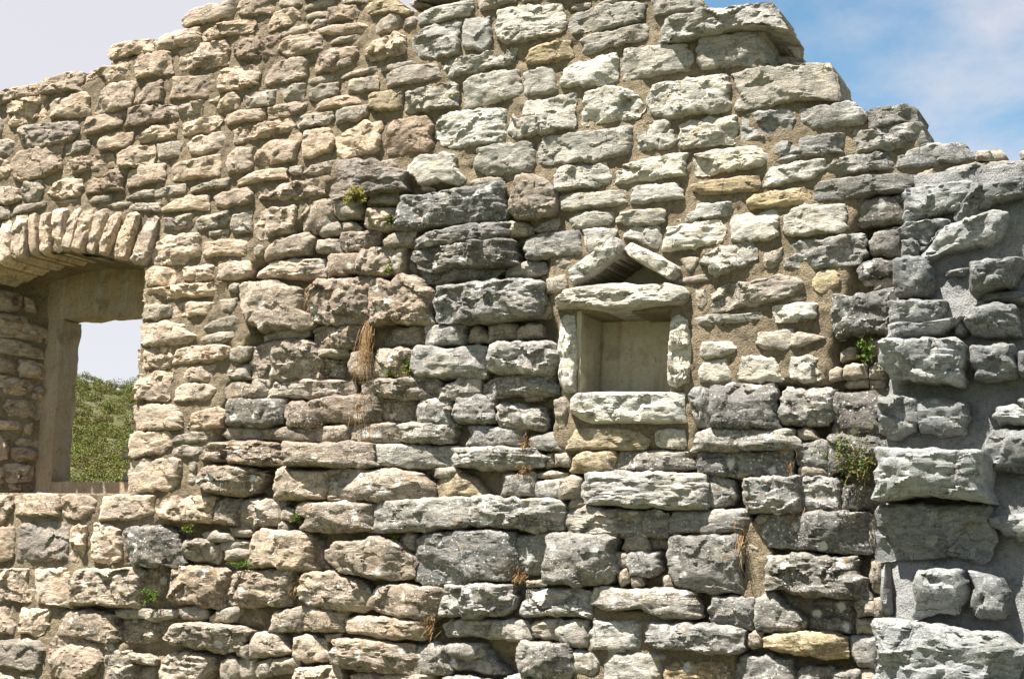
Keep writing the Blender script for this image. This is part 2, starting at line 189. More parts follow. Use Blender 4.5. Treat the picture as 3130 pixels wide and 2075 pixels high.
(1350, 1000, 2.956, """Jw 107 -4 112 -11 120 -10 121 10 122 35 121 58 112 60 107 50 106 20; Jw 207 -2 209 -9 215 -11 222 -5 224 10 224 35 223 48 212 55 205 50 204 40 206 20; 25 10 30 -1 35 0 42 10 44 13 30 14 24 12; 44 1 55 -3 65 -1 70 3 68 9 55 12 45 13; 70 3 80 -3 88 -1 90 8 80 10 70 11;
Pw 43 28 48 18 60 14 75 14 90 13 100 20 105 25 101 35 95 42 80 43 70 41 55 42 46 36; 0 56 8 52 17 47 32 47 33 58 25 64 10 65 0 64; 40 52 50 48 65 44 85 43 100 45 104 52 103 60 90 62 75 62 60 62 48 64 40 60; 75 64 85 62 94 62 90 66 78 67; 13 72 18 65 30 62 42 63 46 70 45 82 38 86 20 84 12 80; 52 75 58 70 70 70 80 74 90 74 93 85 88 92 75 92 58 90 51 83;
g 102 66 108 64 114 66 113 80 112 92 104 92 103 80; Sw 117 65 125 60 140 59 165 59 195 59 218 60 219 72 219 86 200 87 170 86 150 87 137 87 125 82 117 77; 27 100 29 90 40 89 55 92 70 93 73 100 68 106 45 107 25 106; 80 101 90 98 100 96 106 100 113 108 112 112 95 110 83 109; t 116 100 122 93 135 92 150 91 170 93 180 95 188 102 187 107 175 110 150 111 125 111 115 110;
w 193 95 205 92 220 93 220 105 218 110 200 109 193 104; P 11 118 15 110 30 109 60 109 80 110 92 117 90 124 70 127 45 128 20 125 11 122; 96 115 102 113 103 125 95 127; 103 115 112 113 117 118 115 125 104 124; t 121 118 130 113 150 113 155 118 152 128 130 130 119 129; 158 118 170 113 195 112 220 113 227 118 228 127 210 129 175 129 157 128;
t 0 140 8 131 20 132 30 140 38 148 42 153 30 152 15 152 0 155 -3 150; 57 142 60 134 75 133 82 135 82 150 70 152 57 151; w 80 145 90 140 105 137 112 138 110 150 100 155 82 152; 85 133 100 130 113 132 110 136 90 136; 109 145 113 136 122 134 127 138 126 152 112 155 108 152; Pw 130 142 137 133 160 131 200 132 232 134 237 142 236 156 232 163 200 162 165 160 135 158 128 150"""),
(1350, 1500, 2.7275, """P 26 10 32 5 45 5 55 7 75 7 88 7 100 12 101 20 95 31 75 33 55 30 35 29 25 26 25 18; 108 9 115 6 121 8 120 12 110 15 106 14; 106 20 118 14 125 12 136 15 150 17 170 19 171 30 168 36 150 38 130 38 110 33 105 27; 170 25 172 17 178 16 184 18 189 25 190 37 180 38 170 36; 191 24 198 18 225 17 250 16 254 24 252 33 230 35 200 35 191 32;
62 45 68 39 80 36 90 36 90 50 88 62 85 68 70 68 61 63 61 52; Pg 91 40 100 36 115 35 130 38 141 42 142 55 146 68 135 75 120 78 105 78 90 74 86 66 90 55; 152 45 156 39 165 38 171 42 172 49 160 50 151 48; R 172 40 190 39 190 48 173 49; 142 58 146 51 155 51 157 60 154 65 144 65; 157 55 165 51 180 52 181 65 172 71 160 70 156 62; 147 68 154 65 156 75 150 80; 158 72 165 71 168 78 160 81;
t 185 72 190 70 195 80 193 82 186 82; Pg 191 55 193 42 200 38 225 37 245 38 250 50 249 65 247 80 235 84 215 83 200 77 192 68; w 67 95 75 85 90 81 110 82 122 86 124 97 122 105 110 103 85 103 72 104 66 100; 70 75 86 74 87 79 72 80; P 127 88 132 82 145 81 158 84 175 82 195 83 208 86 213 95 213 104 200 107 180 103 165 97 150 99 135 98 127 95;
w 3 112 12 108 30 107 44 108 41 122 25 120 8 121; w 44 109 60 108 71 112 72 122 65 125 50 122 41 122; w 75 112 85 107 97 108 96 122 85 124 77 118; w 97 112 105 108 120 109 122 120 120 129 105 127 96 120; w 126 118 130 109 145 108 165 110 168 120 165 130 150 134 130 130 126 124; Pg 170 120 175 111 205 111 235 113 249 118 250 130 240 136 215 134 190 131 172 125;
R 0 135 8 127 20 127 35 130 45 138 55 148 58 151 45 152 25 149 8 146 0 143; P 64 132 70 126 85 127 100 130 106 138 107 148 100 155 85 157 70 152 64 143; w 108 140 113 133 125 134 131 140 131 150 125 157 112 156 108 150; w 137 142 145 135 165 136 184 137 185 150 183 160 150 162 137 158; t 188 148 205 142 235 141 245 148 245 165 188 168; w 3 157 20 155 50 160 50 175 0 175; w 54 158 70 153 85 160 105 160 108 175 54 175"""),
(2000, 0, 2.956, """P 9 22 12 17 30 13 45 11 60 9 85 4 103 3 111 8 114 18 116 27 96 25 75 26 50 30 25 36 8 37 7 31; bB 90 23 115 23 121 27 122 36 119 43 105 44 96 43; dB 99 50 112 51 124 53 134 53 133 60 115 60 102 60; g 40 45 43 35 60 31 85 29 97 31 99 45 100 55 90 60 65 62 45 62 39 56; 73 68 85 64 115 60 140 58 156 59 163 68 168 78 165 92 150 90 130 91 105 96 84 99 74 97 78 82;
g 79 107 90 102 110 99 125 100 126 108 122 117 115 122 95 125 81 127 79 118; 133 100 145 97 160 94 175 93 190 101 192 108 185 113 165 114 145 117 134 114; B 165 90 172 91 178 95 165 96; d 193 105 200 99 215 96 228 94 230 96 236 98 238 108 225 111 208 116 196 114; g 179 122 186 118 205 117 225 112 239 111 243 120 246 129 230 133 210 136 188 136 183 128; g 107 132 120 127 145 124 171 121 172 130 171 138 155 140 130 144 110 147 106 140"""),
(2050, 500, 2.956, """w 84 16 90 8 92 4 110 0 137 -4 139 5 130 12 110 17 95 21 86 20; 142 3 150 -3 165 -7 195 -10 203 -2 202 4 185 7 165 10 152 11 143 6; g 204 4 206 -6 220 -13 240 -17 262 -18 272 -10 275 -4 255 0 235 1 215 5; d 129 22 140 16 165 13 200 9 219 11 220 19 210 25 185 28 160 31 138 33 130 32; 222 12 230 7 237 5 238 16 232 20 222 20; g 242 14 248 6 262 2 285 -1 325 -2 325 12 305 17 275 19 245 18;
dB 289 -12 296 -13 304 -6 303 -3 290 -3; gB 315 -10 330 -14 330 -3 316 -3; w 276 -11 288 -12 289 -3 276 -3; t 69 33 75 29 95 25 115 22 124 25 125 31 115 37 100 38 85 40 75 41 69 37; w 55 52 60 47 80 45 95 43 97 53 98 64 88 68 72 70 58 70 56 62; w 103 48 113 39 135 37 155 37 159 45 158 58 150 61 130 64 110 66 102 60; d 165 48 175 38 195 31 212 31 213 40 212 51 198 54 180 56 170 54;
30 82 45 77 60 74 70 71 77 77 77 86 70 91 60 95 48 99 42 102 36 100 34 94 28 89; w 84 83 92 79 101 76 99 85 96 94 87 94 83 89; g 104 82 115 72 123 68 135 70 150 66 173 64 175 72 176 82 165 90 140 94 115 95 105 93 103 87; g 181 72 190 62 205 58 208 66 208 80 195 83 183 80; d 172 93 185 87 203 90 203 100 190 102 175 103 171 98; d 174 106 185 104 190 106 184 110 176 110; d 186 108 195 103 202 107 200 113 185 114;
5 105 20 101 33 100 35 105 20 108 6 108; b 38 118 50 110 70 107 88 105 95 101 110 103 120 107 118 113 110 119 95 123 80 128 60 131 42 135 37 128; w 23 114 26 115 31 114 32 125 31 132 26 131 23 124; t 128 105 135 97 145 95 152 100 153 108 145 115 135 117 128 112; g 22 140 35 136 60 136 80 134 83 138 75 142 55 144 35 147 24 145; w 107 122 115 120 123 121 118 124 108 124; w 93 130 105 127 125 126 133 127 131 137 118 142 98 143 94 136;
d 147 125 150 120 170 120 185 117 201 115 201 130 200 140 197 152 175 152 155 156 149 150 148 138"""),
(2050, 1000, 2.956, """77 12 80 5 95 3 108 3 110 10 104 20 95 21 85 18 77 15; w 110 6 115 3 125 6 140 9 138 11 128 13 118 18 108 17; w 27 20 30 14 40 13 52 13 60 18 57 23 45 27 32 28 27 25; w 26 36 35 31 50 29 54 38 54 46 40 49 28 48 25 42; w 60 42 66 27 75 26 90 28 96 32 98 42 101 47 90 49 75 49 62 46; w 108 35 111 27 120 26 132 27 135 36 135 48 120 50 110 45 107 41;
144 40 150 36 155 38 154 47 144 48; g 157 38 165 33 175 35 177 45 165 47 157 45; g 157 52 165 47 178 48 177 54 162 55; 155 23 162 18 167 20 165 28 155 30; g 179 14 185 12 193 13 193 24 187 26 180 20; d 181 38 185 33 192 34 192 46 181 45; d 181 48 192 47 193 55 182 56; g 19 60 25 54 33 55 35 65 36 80 33 90 24 89 22 75 18 66; Pd 37 65 42 56 55 52 75 53 90 53 93 65 93 78 95 90 80 91 65 90 55 91 40 87 36 75;
Pw 99 78 104 65 108 55 120 56 135 56 148 58 147 70 145 80 135 89 118 88 105 85 98 82; 94 63 98 61 103 64 101 68 95 66; d 149 70 155 62 170 59 190 57 194 62 190 75 191 96 170 97 151 96 149 82; P 23 105 26 97 40 92 60 92 85 93 105 92 112 100 115 107 100 109 70 110 40 111 24 111; 115 94 122 91 130 97 132 100 122 102 116 101; g 25 120 30 113 45 113 57 115 59 125 60 134 40 134 28 132; g 60 114 80 112 104 112 107 118 109 125 105 135 85 134 62 134;
g 116 110 122 105 135 103 142 107 143 115 142 125 130 127 117 122; g 117 128 125 125 140 128 145 133 130 135 117 134; d 146 99 165 98 185 99 193 103 192 115 175 120 155 128 145 130 144 115; 33 145 37 136 46 135 56 142 57 150 52 160 36 163 31 155; Pg 67 148 70 139 85 136 112 137 116 145 116 160 110 166 95 168 80 166 70 158; g 116 140 125 136 145 137 152 143 154 155 150 166 135 170 118 166 117 152; d 158 148 163 142 175 143 182 148 184 160 170 165 156 164"""),
(2050, 1500, 2.7275, """71 24 76 20 83 20 82 27 74 28; Pd 77 35 80 27 95 20 115 19 140 18 160 20 163 32 165 45 160 50 130 50 105 47 87 45 78 38; d 165 22 172 20 173 48 166 50; w 64 45 70 43 78 50 75 53 66 49; Pd 82 70 85 56 100 54 125 53 150 57 151 64 155 70 162 73 161 88 140 88 115 87 104 84 97 80 85 82 81 76; d 168 60 172 56 178 57 176 70 177 85 170 84 167 75;
g 34 100 40 90 52 89 70 90 70 100 68 112 60 116 48 113 35 108; g 73 95 78 87 88 86 94 92 95 97 105 100 109 107 108 115 95 117 75 115 72 105; Rg 117 90 135 90 152 92 152 105 153 117 135 118 118 114; R 96 88 111 88 112 105 108 104 100 97; g 155 93 165 90 176 89 177 100 174 107 168 103 157 104; d 156 107 168 106 173 110 170 119 157 118; 64 122 70 117 76 119 76 128 68 131 64 127;
t 78 122 90 120 110 117 130 120 144 124 144 137 130 140 110 136 90 132 79 130; w 151 125 160 120 172 122 173 135 172 148 158 146 152 135; g 57 145 65 138 85 137 97 142 102 150 104 165 75 168 58 160; g 108 152 115 146 130 147 135 152 132 165 108 168; 134 152 145 149 158 150 160 165 134 166; 160 150 172 148 174 165 161 166"""),
]
# stones of the broken cross wall at the right; the number after the letters is how far each juts out, in centimetres
CROSS = [
(2530, 300, 2.6133, """w4 62 78 70 74 90 69 115 69 117 74 108 85 104 89 85 93 72 97 65 99 63 88; g6 106 86 116 74 122 70 135 68 155 64 170 62 170 70 158 77 140 80 133 84 125 92 110 97 107 93; g4 58 105 65 101 80 98 97 99 94 107 86 116 78 120 70 113 59 110; w6 76 127 88 113 95 105 110 98 130 92 141 95 141 103 133 112 125 117 105 120 96 122 88 127 80 130;
g5 60 115 68 112 73 118 72 126 60 126; g3 75 119 82 119 80 125 74 124; g7 55 132 62 127 74 128 81 137 82 148 77 158 65 158 57 156 54 148; g16 116 134 125 130 145 130 155 129 150 136 145 145 130 152 118 156 116 147; g2 94 140 103 137 113 136 108 142 96 142"""),
(2530, 850, 2.6133, """g4 51 20 60 18 75 20 92 19 92 26 85 33 70 34 54 35 52 28; w9 50 38 60 36 75 38 90 35 104 31 102 36 90 43 75 46 60 48 50 49; g10 111 33 120 25 135 21 148 25 151 33 150 43 138 46 125 45 112 40; g5 103 38 109 35 112 42 108 47 102 45; g5 120 22 125 14 140 11 165 12 168 20 150 21 135 19;
w14 44 53 55 50 75 49 95 50 106 54 107 63 105 75 102 84 90 83 75 81 60 80 50 75 43 67; g9 116 58 125 55 140 52 147 57 148 66 149 75 140 80 125 82 120 78 118 68; g9 153 60 168 56 170 80 155 76; 8 43 97 50 93 60 96 70 99 72 110 68 118 60 125 50 128 44 120 41 108; g5 74 98 90 97 108 102 112 112 106 122 92 126 78 122 73 110; w5 132 110 140 104 150 101 156 108 165 112 165 118 140 116; g4 152 98 165 95 168 107 157 105;
w25 42 150 46 138 75 137 118 140 123 146 123 165 122 176 105 175 80 171 55 175 42 173 40 162; g6 127 130 135 124 155 122 170 120 172 150 155 154 140 152 128 148 126 140"""),
(2530, 1475, 2.6133, """g5 43 24 60 18 100 19 122 20 130 35 132 46 125 56 118 62 100 58 75 60 45 61 43 50 41 38; w5 131 28 145 27 168 22 170 46 155 46 145 40 132 34; w9 71 82 75 73 90 69 102 72 107 82 107 94 98 102 80 106 71 107 71 95; g8 115 74 125 73 137 79 142 90 142 102 135 109 122 107 116 98 120 86; w8 41 120 45 112 60 111 80 114 110 119 135 123 150 131 158 137 150 148 148 160 120 166 60 168 41 162 40 140;
4 43 72 46 65 48 82 51 102 47 106 43 95"""),
]
# stones lining the left reveal of the window
REVEAL = [
(0, 1000, 2.956, """0 -8 20 -5 43 2 42 14 20 10 0 7; 0 10 15 12 38 20 40 28 20 26 0 22; 0 27 10 30 16 36 15 42 0 40; w 17 38 20 30 32 31 40 36 39 46 20 44; w 0 44 15 46 30 52 26 60 15 61 0 58; 29 62 33 53 41 54 41 66 32 66; 3 72 10 66 37 67 37 78 33 83 10 80; w 0 84 15 85 20 88 18 92 0 92; 22 90 30 85 31 92 27 98 23 94;
14 104 20 100 35 102 35 108 18 107; 11 110 20 108 35 112 34 118 15 122 11 116; w 0 98 6 102 8 110 7 118 0 120; 5 125 15 123 30 126 28 138 10 141 5 134; 8 142 18 142 20 147 10 148; -6 125 3 127 3 140 -6 142"""),
(0, 500, 2.956, """-8 112 10 115 20 120 19 130 10 133 -8 132; 22 120 32 122 33 134 24 133; -6 135 10 136 24 139 26 146 10 143 -6 138"""),
]

# ------------------------------------------------------------------ helpers
def unproj(X, Y, y0):
    d = fwd * FPX + rgt * (X - PW / 2) + upv * (PH / 2 - Y)
    t = (y0 - EYE[1]) / d[1]
    return EYE + d * t

def project(x, y, z):
    px = np.asarray(x) - EYE[0]; py = np.asarray(y) - EYE[1]; pz = np.asarray(z) - EYE[2]
    dep = px * fwd[0] + py * fwd[1] + pz * fwd[2]
    a = px * rgt[0] + py * rgt[1] + pz * rgt[2]
    b = px * upv[0] + py * upv[1] + pz * upv[2]
    return PW / 2 + FPX * a / dep, PH / 2 - FPX * b / dep

def hsh(ix, iy, seed):
    h = (ix.astype(np.int64) * 374761393 + iy.astype(np.int64) * 668265263 + int(seed) * 974711) & 0xFFFFFFFF
    h = ((h ^ (h >> 13)) * 1274126177) & 0xFFFFFFFF
    h = ((h ^ (h >> 16)) * 2246822519) & 0xFFFFFFFF
    return ((h ^ (h >> 15)) & 0xFFFFFF) / float(0xFFFFFF)

def vnoise(x, y, seed):
    x = np.asarray(x, float); y = np.asarray(y, float)
    ix = np.floor(x); iy = np.floor(y)
    fx = x - ix; fy = y - iy
    fx = fx * fx * fx * (fx * (fx * 6 - 15) + 10); fy = fy * fy * fy * (fy * (fy * 6 - 15) + 10)
    a = hsh(ix, iy, seed); b = hsh(ix + 1, iy, seed); c = hsh(ix, iy + 1, seed); d = hsh(ix + 1, iy + 1, seed)
    return ((a * (1 - fx) + b * fx) * (1 - fy) + (c * (1 - fx) + d * fx) * fy) * 2 - 1

def fbm(x, y, seed, octv=3, gain=0.5):
    s = 0.0; a = 1.0; t = 0.0
    for k in range(octv):
        s = s + a * vnoise(x * 2 ** k + 17.3 * k, y * 2 ** k - 9.1 * k, seed + k * 31)
        t += a; a *= gain
    return s / t

def in_poly(x, y, poly):
    x = np.asarray(x, float); y = np.asarray(y, float)
    r = np.zeros(x.shape, bool)
    n = len(poly)
    for i in range(n):
        x1, y1 = poly[i]; x2, y2 = poly[(i + 1) % n]
        if y1 == y2: continue
        c = ((y1 > y) != (y2 > y)) & (x < (x2 - x1) * (y - y1) / (y2 - y1) + x1)
        r ^= c
    return r

def area_of(p):
    p = np.asarray(p); x, y = p[:, 0], p[:, 1]
    return 0.5 * (np.dot(x, np.roll(y, -1)) - np.dot(y, np.roll(x, -1)))

def centroid_of(p):
    p = np.asarray(p, float); q = np.roll(p, -1, 0)
    cr = p[:, 0] * q[:, 1] - q[:, 0] * p[:, 1]; A = cr.sum() / 2
    if abs(A) < 1e-12: return p.mean(0)
    return np.array((((p[:, 0] + q[:, 0]) * cr).sum() / (6 * A), ((p[:, 1] + q[:, 1]) * cr).sum() / (6 * A)))

COL = scene.collection

def mesh_from(name, V, quads=None, tris=None, smooth=True, sharp=None):
    V = np.asarray(V, np.float32)
    me = bpy.data.meshes.new(name)
    q = np.zeros((0, 4), np.int32) if quads is None else np.asarray(quads, np.int32).reshape(-1, 4)
    t = np.zeros((0, 3), np.int32) if tris is None else np.asarray(tris, np.int32).reshape(-1, 3)
    loops = np.concatenate((q.ravel(), t.ravel()))
    tot = np.concatenate((np.full(len(q), 4, np.int32), np.full(len(t), 3, np.int32)))
    st = np.concatenate(([0], np.cumsum(tot)[:-1])).astype(np.int32)
    me.vertices.add(len(V)); me.vertices.foreach_set("co", V.ravel())
    me.loops.add(len(loops)); me.loops.foreach_set("vertex_index", loops)
    me.polygons.add(len(tot)); me.polygons.foreach_set("loop_start", st)
    try: me.polygons.foreach_set("loop_total", tot)
    except Exception: pass
    me.polygons.foreach_set("use_smooth", np.full(len(tot), smooth))
    me.update(calc_edges=True)
    if sharp: me.set_sharp_from_angle(angle=math.radians(sharp))
    return me

def link(name, me, mat, parent=None, loc=None, color=None):
    o = bpy.data.objects.new(name, me)
    COL.objects.link(o)
    if me is not None and mat is not None: me.materials.append(mat)
    if loc is not None:
        o.location = loc
    if parent is not None:
        o.parent = parent
    if color is not None: o.color = color
    return o

def empty(name, loc, label=None, cat=None, parent=None, group=None):
    o = bpy.data.objects.new(name, None); COL.objects.link(o)
    o.location = loc; o.empty_display_size = 0.2
    if parent: o.parent = parent
    if label: o["label"] = label
    if cat: o["category"] = cat
    if group: o["group"] = group
    if cat: o["kind"] = "thing"
    return o

# ------------------------------------------------------------------ materials
def nodes(name):
    m = bpy.data.materials.new(name); m.use_nodes = True
    t = m.node_tree; t.nodes.clear()
    o = t.nodes.new("ShaderNodeOutputMaterial"); b = t.nodes.new("ShaderNodeBsdfPrincipled")
    t.links.new(b.outputs[0], o.inputs["Surface"])
    b.inputs["Specular IOR Level"].default_value = 0.25
    return m, t, b

def nd(t, kind, **kw):
    n = t.nodes.new(kind)
    for k, v in kw.items():
        if k.startswith("_"): setattr(n, k[1:], v)
        else: n.inputs[k.replace("__", " ")].default_value = v
    return n

def mixc(t, fac, a, b, mode='MIX'):
    m = t.nodes.new("ShaderNodeMix"); m.data_type = 'RGBA'; m.blend_type = mode
    for inp, v in (("Factor", fac), ("A", a), ("B", b)):
        if isinstance(v, bpy.types.NodeSocket): t.links.new(v, m.inputs[inp])
        elif inp == "Factor": m.inputs[inp].default_value = v
        else: m.inputs[inp].default_value = (*v, 1) if len(v) == 3 else v
    return m.outputs["Result"]

def mrange(t, v, a, b, c=0.0, d=1.0):
    m = t.nodes.new("ShaderNodeMapRange"); m.interpolation_type = 'SMOOTHSTEP'
    t.links.new(v, m.inputs["Value"])
    m.inputs["From Min"].default_value = a; m.inputs["From Max"].default_value = b
    m.inputs["To Min"].default_value = c; m.inputs["To Max"].default_value = d
    return m.outputs[0]

def math2(t, op, a, b):
    m = t.nodes.new("ShaderNodeMath"); m.operation = op
    for i, v in enumerate((a, b)):
        if isinstance(v, bpy.types.NodeSocket): t.links.new(v, m.inputs[i])
        else: m.inputs[i].default_value = v
    return m.outputs[0]

def stone_material():
    m, t, b = nodes("limestone")
    geo = nd(t, "ShaderNodeNewGeometry")
    oi = nd(t, "ShaderNodeObjectInfo")
    off = nd(t, "ShaderNodeVectorMath", _operation='MULTIPLY_ADD')
    t.links.new(oi.outputs["Random"], off.inputs[0]); off.inputs[1].default_value = (13, 7, 29)
    t.links.new(geo.outputs["Position"], off.inputs[2])
    P = off.outputs[0]
    st = nd(t, "ShaderNodeMapping", Scale=(0.55, 1, 1.5)); t.links.new(P, st.inputs["Vector"])
    def noise(scale, detail=5, rough=0.6, vec=None, dist=0.0):
        n = nd(t, "ShaderNodeTexNoise", Scale=scale, Detail=detail, Roughness=rough, Distortion=dist)
        t.links.new(vec if vec is not None else P, n.inputs["Vector"]); return n.outputs["Fac"]
    base = oi.outputs["Color"]
    lich = oi.outputs["Alpha"]
    big = noise(9, 4, 0.6, st.outputs[0], 0.6)
    mid = noise(34, 6, 0.7, st.outputs[0], 0.8)
    fine = noise(160, 4, 0.75)
    c = mixc(t, mrange(t, big, 0.42, 0.68), base, (1.16, 1.12, 1.04), 'MULTIPLY')
    c = mixc(t, mrange(t, big, 0.50, 0.30, 0, 0.75), c, (0.72, 0.71, 0.70), 'MULTIPLY')
    c = mixc(t, mrange(t, mid, 0.52, 0.40, 0, 0.75), c, (0.58, 0.56, 0.53), 'MULTIPLY')
    c = mixc(t, mrange(t, mid, 0.54, 0.64, 0, 0.6), c, (1.30, 1.28, 1.24), 'MULTIPLY')
    c = mixc(t, mrange(t, fine, 0.50, 0.38, 0, 0.75), c, (0.55, 0.53, 0.50), 'MULTIPLY')
    # ochre iron staining
    iron = noise(5.5, 3, 0.5)
    c = mixc(t, mrange(t, iron, 0.60, 0.74, 0, 0.25), c, (1.12, 0.93, 0.68), 'MULTIPLY')
    # dark weathering film in irregular blotches, only on old weathered stones
    blot = noise(19, 6, 0.7, None, 1.0)
    bf = math2(t, 'MULTIPLY', mrange(t, blot, 0.50, 0.58, 0, 0.9), lich)
    c = mixc(t, bf, c, (0.52, 0.51, 0.50), 'MULTIPLY')
    # pale crustose lichen: speckles and rosettes
    v1 = nd(t, "ShaderNodeTexVoronoi", Scale=55.0); t.links.new(P, v1.inputs["Vector"])
    d1 = math2(t, 'ADD', v1.outputs["Distance"], math2(t, 'MULTIPLY', noise(120, 2), 0.35))
    zone = noise(12, 4, 0.7)
    s1 = math2(t, 'MULTIPLY', mrange(t, d1, 0.46, 0.34), mrange(t, zone, 0.42, 0.56))
    s1 = math2(t, 'MULTIPLY', s1, lich)
    c = mixc(t, math2(t, 'MULTIPLY', s1, 0.85), c, (0.56, 0.55, 0.51))
    v2 = nd(t, "ShaderNodeTexVoronoi", Scale=9.0); t.links.new(P, v2.inputs["Vector"])
    d2 = math2(t, 'ADD', v2.outputs["Distance"], math2(t, 'MULTIPLY', noise(40, 4, 0.7), 0.45))
    s2 = math2(t, 'MULTIPLY', mrange(t, d2, 0.45, 0.38), lich)
    c = mixc(t, math2(t, 'MULTIPLY', s2, 0.8), c, (0.58, 0.57, 0.53))
    # orange lichen, rare
    v3 = nd(t, "ShaderNodeTexVoronoi", Scale=7.0); t.links.new(st.outputs[0], v3.inputs["Vector"])
    d3 = math2(t, 'ADD', v3.outputs["Distance"], math2(t, 'MULTIPLY', noise(70, 4, 0.7), 0.5))
    s3 = math2(t, 'MULTIPLY', mrange(t, d3, 0.36, 0.28), lich)
    c = mixc(t, math2(t, 'MULTIPLY', s3, 0.55), c, (0.46, 0.27, 0.08))
    c = mixc(t, mrange(t, fine, 0.54, 0.64, 0, 0.5), c, (1.30, 1.29, 1.27), 'MULTIPLY')
    # hairline cracks
    wv = nd(t, "ShaderNodeTexNoise", Scale=14.0, Detail=4.0); t.links.new(P, wv.inputs["Vector"])
    wa = nd(t, "ShaderNodeVectorMath", _operation='MULTIPLY_ADD'); t.links.new(wv.outputs["Color"], wa.inputs[0]); wa.inputs[1].default_value = (0.16, 0.16, 0.16); t.links.new(P, wa.inputs[2])
    vc = nd(t, "ShaderNodeTexVoronoi", _feature='DISTANCE_TO_EDGE', Scale=8.0); t.links.new(wa.outputs[0], vc.inputs["Vector"])
    crk = math2(t, 'MULTIPLY', mrange(t, vc.outputs["Distance"], 0.030, 0.008), mrange(t, noise(6.0, 2), 0.50, 0.58))
    c = mixc(t, math2(t, 'MULTIPLY', crk, 0.7), c, (0.40, 0.38, 0.36), 'MULTIPLY')
    ms = nd(t, "ShaderNodeMapping", Scale=(7, 7, 0.9)); t.links.new(geo.outputs["Position"], ms.inputs["Vector"])
    run = noise(1.0, 5, 0.65, ms.outputs[0], 0.3); area = noise(1.1, 3, 0.5, geo.outputs["Position"])
    rf = math2(t, 'MULTIPLY', mrange(t, run, 0.52, 0.66, 0, 0.7), mrange(t, area, 0.44, 0.60))
    c = mixc(t, rf, c, (0.50, 0.49, 0.48), 'MULTIPLY')
    t.links.new(c, b.inputs["Base Color"])
    b.inputs["Roughness"].default_value = 0.9
    bump1 = nd(t, "ShaderNodeBump", Strength=0.7, Distance=0.012)
    t.links.new(mid, bump1.inputs["Height"])
    bump2 = nd(t, "ShaderNodeBump", Strength=0.8, Distance=0.005)
    t.links.new(fine, bump2.inputs["Height"]); t.links.new(bump1.outputs[0], bump2.inputs["Normal"])
    # shallow solution pits
    vp = nd(t, "ShaderNodeTexVoronoi", Scale=42.0); t.links.new(st.outputs[0], vp.inputs["Vector"])
    pit = mrange(t, vp.outputs["Distance"], 0.10, 0.34)
    pitz = mixc(t, mrange(t, noise(15, 3), 0.45, 0.6), (1, 1, 1), pit)
    bump3 = nd(t, "ShaderNodeBump", Strength=0.35, Distance=0.006)
    t.links.new(pitz, bump3.inputs["Height"]); t.links.new(bump2.outputs[0], bump3.inputs["Normal"])
    bump4 = nd(t, "ShaderNodeBump", Strength=0.7, Distance=-0.008)
    t.links.new(crk, bump4.inputs["Height"]); t.links.new(bump3.outputs[0], bump4.inputs["Normal"])
    t.links.new(bump4.outputs[0], b.inputs["Normal"])
    return m

def mortar_material(name, c1, c2, c3):
    m, t, b = nodes(name)
    geo = nd(t, "ShaderNodeNewGeometry"); P = geo.outputs["Position"]
    def noise(scale, detail=5, rough=0.6):
        n = nd(t, "ShaderNodeTexNoise", Scale=scale, Detail=detail, Roughness=rough); t.links.new(P, n.inputs["Vector"]); return n.outputs["Fac"]
    big = noise(3.2, 4); mid = noise(45, 5, 0.7); fine = noise(240, 3, 0.7)
    v = nd(t, "ShaderNodeTexVoronoi", Scale=130.0); t.links.new(P, v.inputs["Vector"])
    c = mixc(t, mrange(t, big, 0.38, 0.62), c1, c2)
    c = mixc(t, mrange(t, noise(9.0, 4), 0.50, 0.66, 0, 0.7), c, (0.70, 0.72, 0.76), 'MULTIPLY')
    c = mixc(t, mrange(t, noise(95.0, 2), 0.66, 0.72, 0, 0.8), c, (0.42, 0.39, 0.33))
    c = mixc(t, mrange(t, mid, 0.5, 0.34, 0, 0.8), c, c3)
    c = mixc(t, mrange(t, fine, 0.52, 0.36, 0, 0.6), c, (0.55, 0.52, 0.48), 'MULTIPLY')
    c = mixc(t, mrange(t, fine, 0.56, 0.70, 0, 0.6), c, (1.35, 1.35, 1.33), 'MULTIPLY')
    t.links.new(c, b.inputs["Base Color"]); b.inputs["Roughness"].default_value = 0.95
    b1 = nd(t, "ShaderNodeBump", Strength=0.9, Distance=0.010); t.links.new(mid, b1.inputs["Height"])
    b2 = nd(t, "ShaderNodeBump", Strength=1.0, Distance=0.013); t.links.new(math2(t, 'ADD', math2(t, 'MULTIPLY', v.outputs["Distance"], 0.45), noise(105, 5, 0.8)), b2.inputs["Height"]); t.links.new(b1.outputs[0], b2.inputs["Normal"])
    t.links.new(b2.outputs[0], b.inputs["Normal"])
    return m

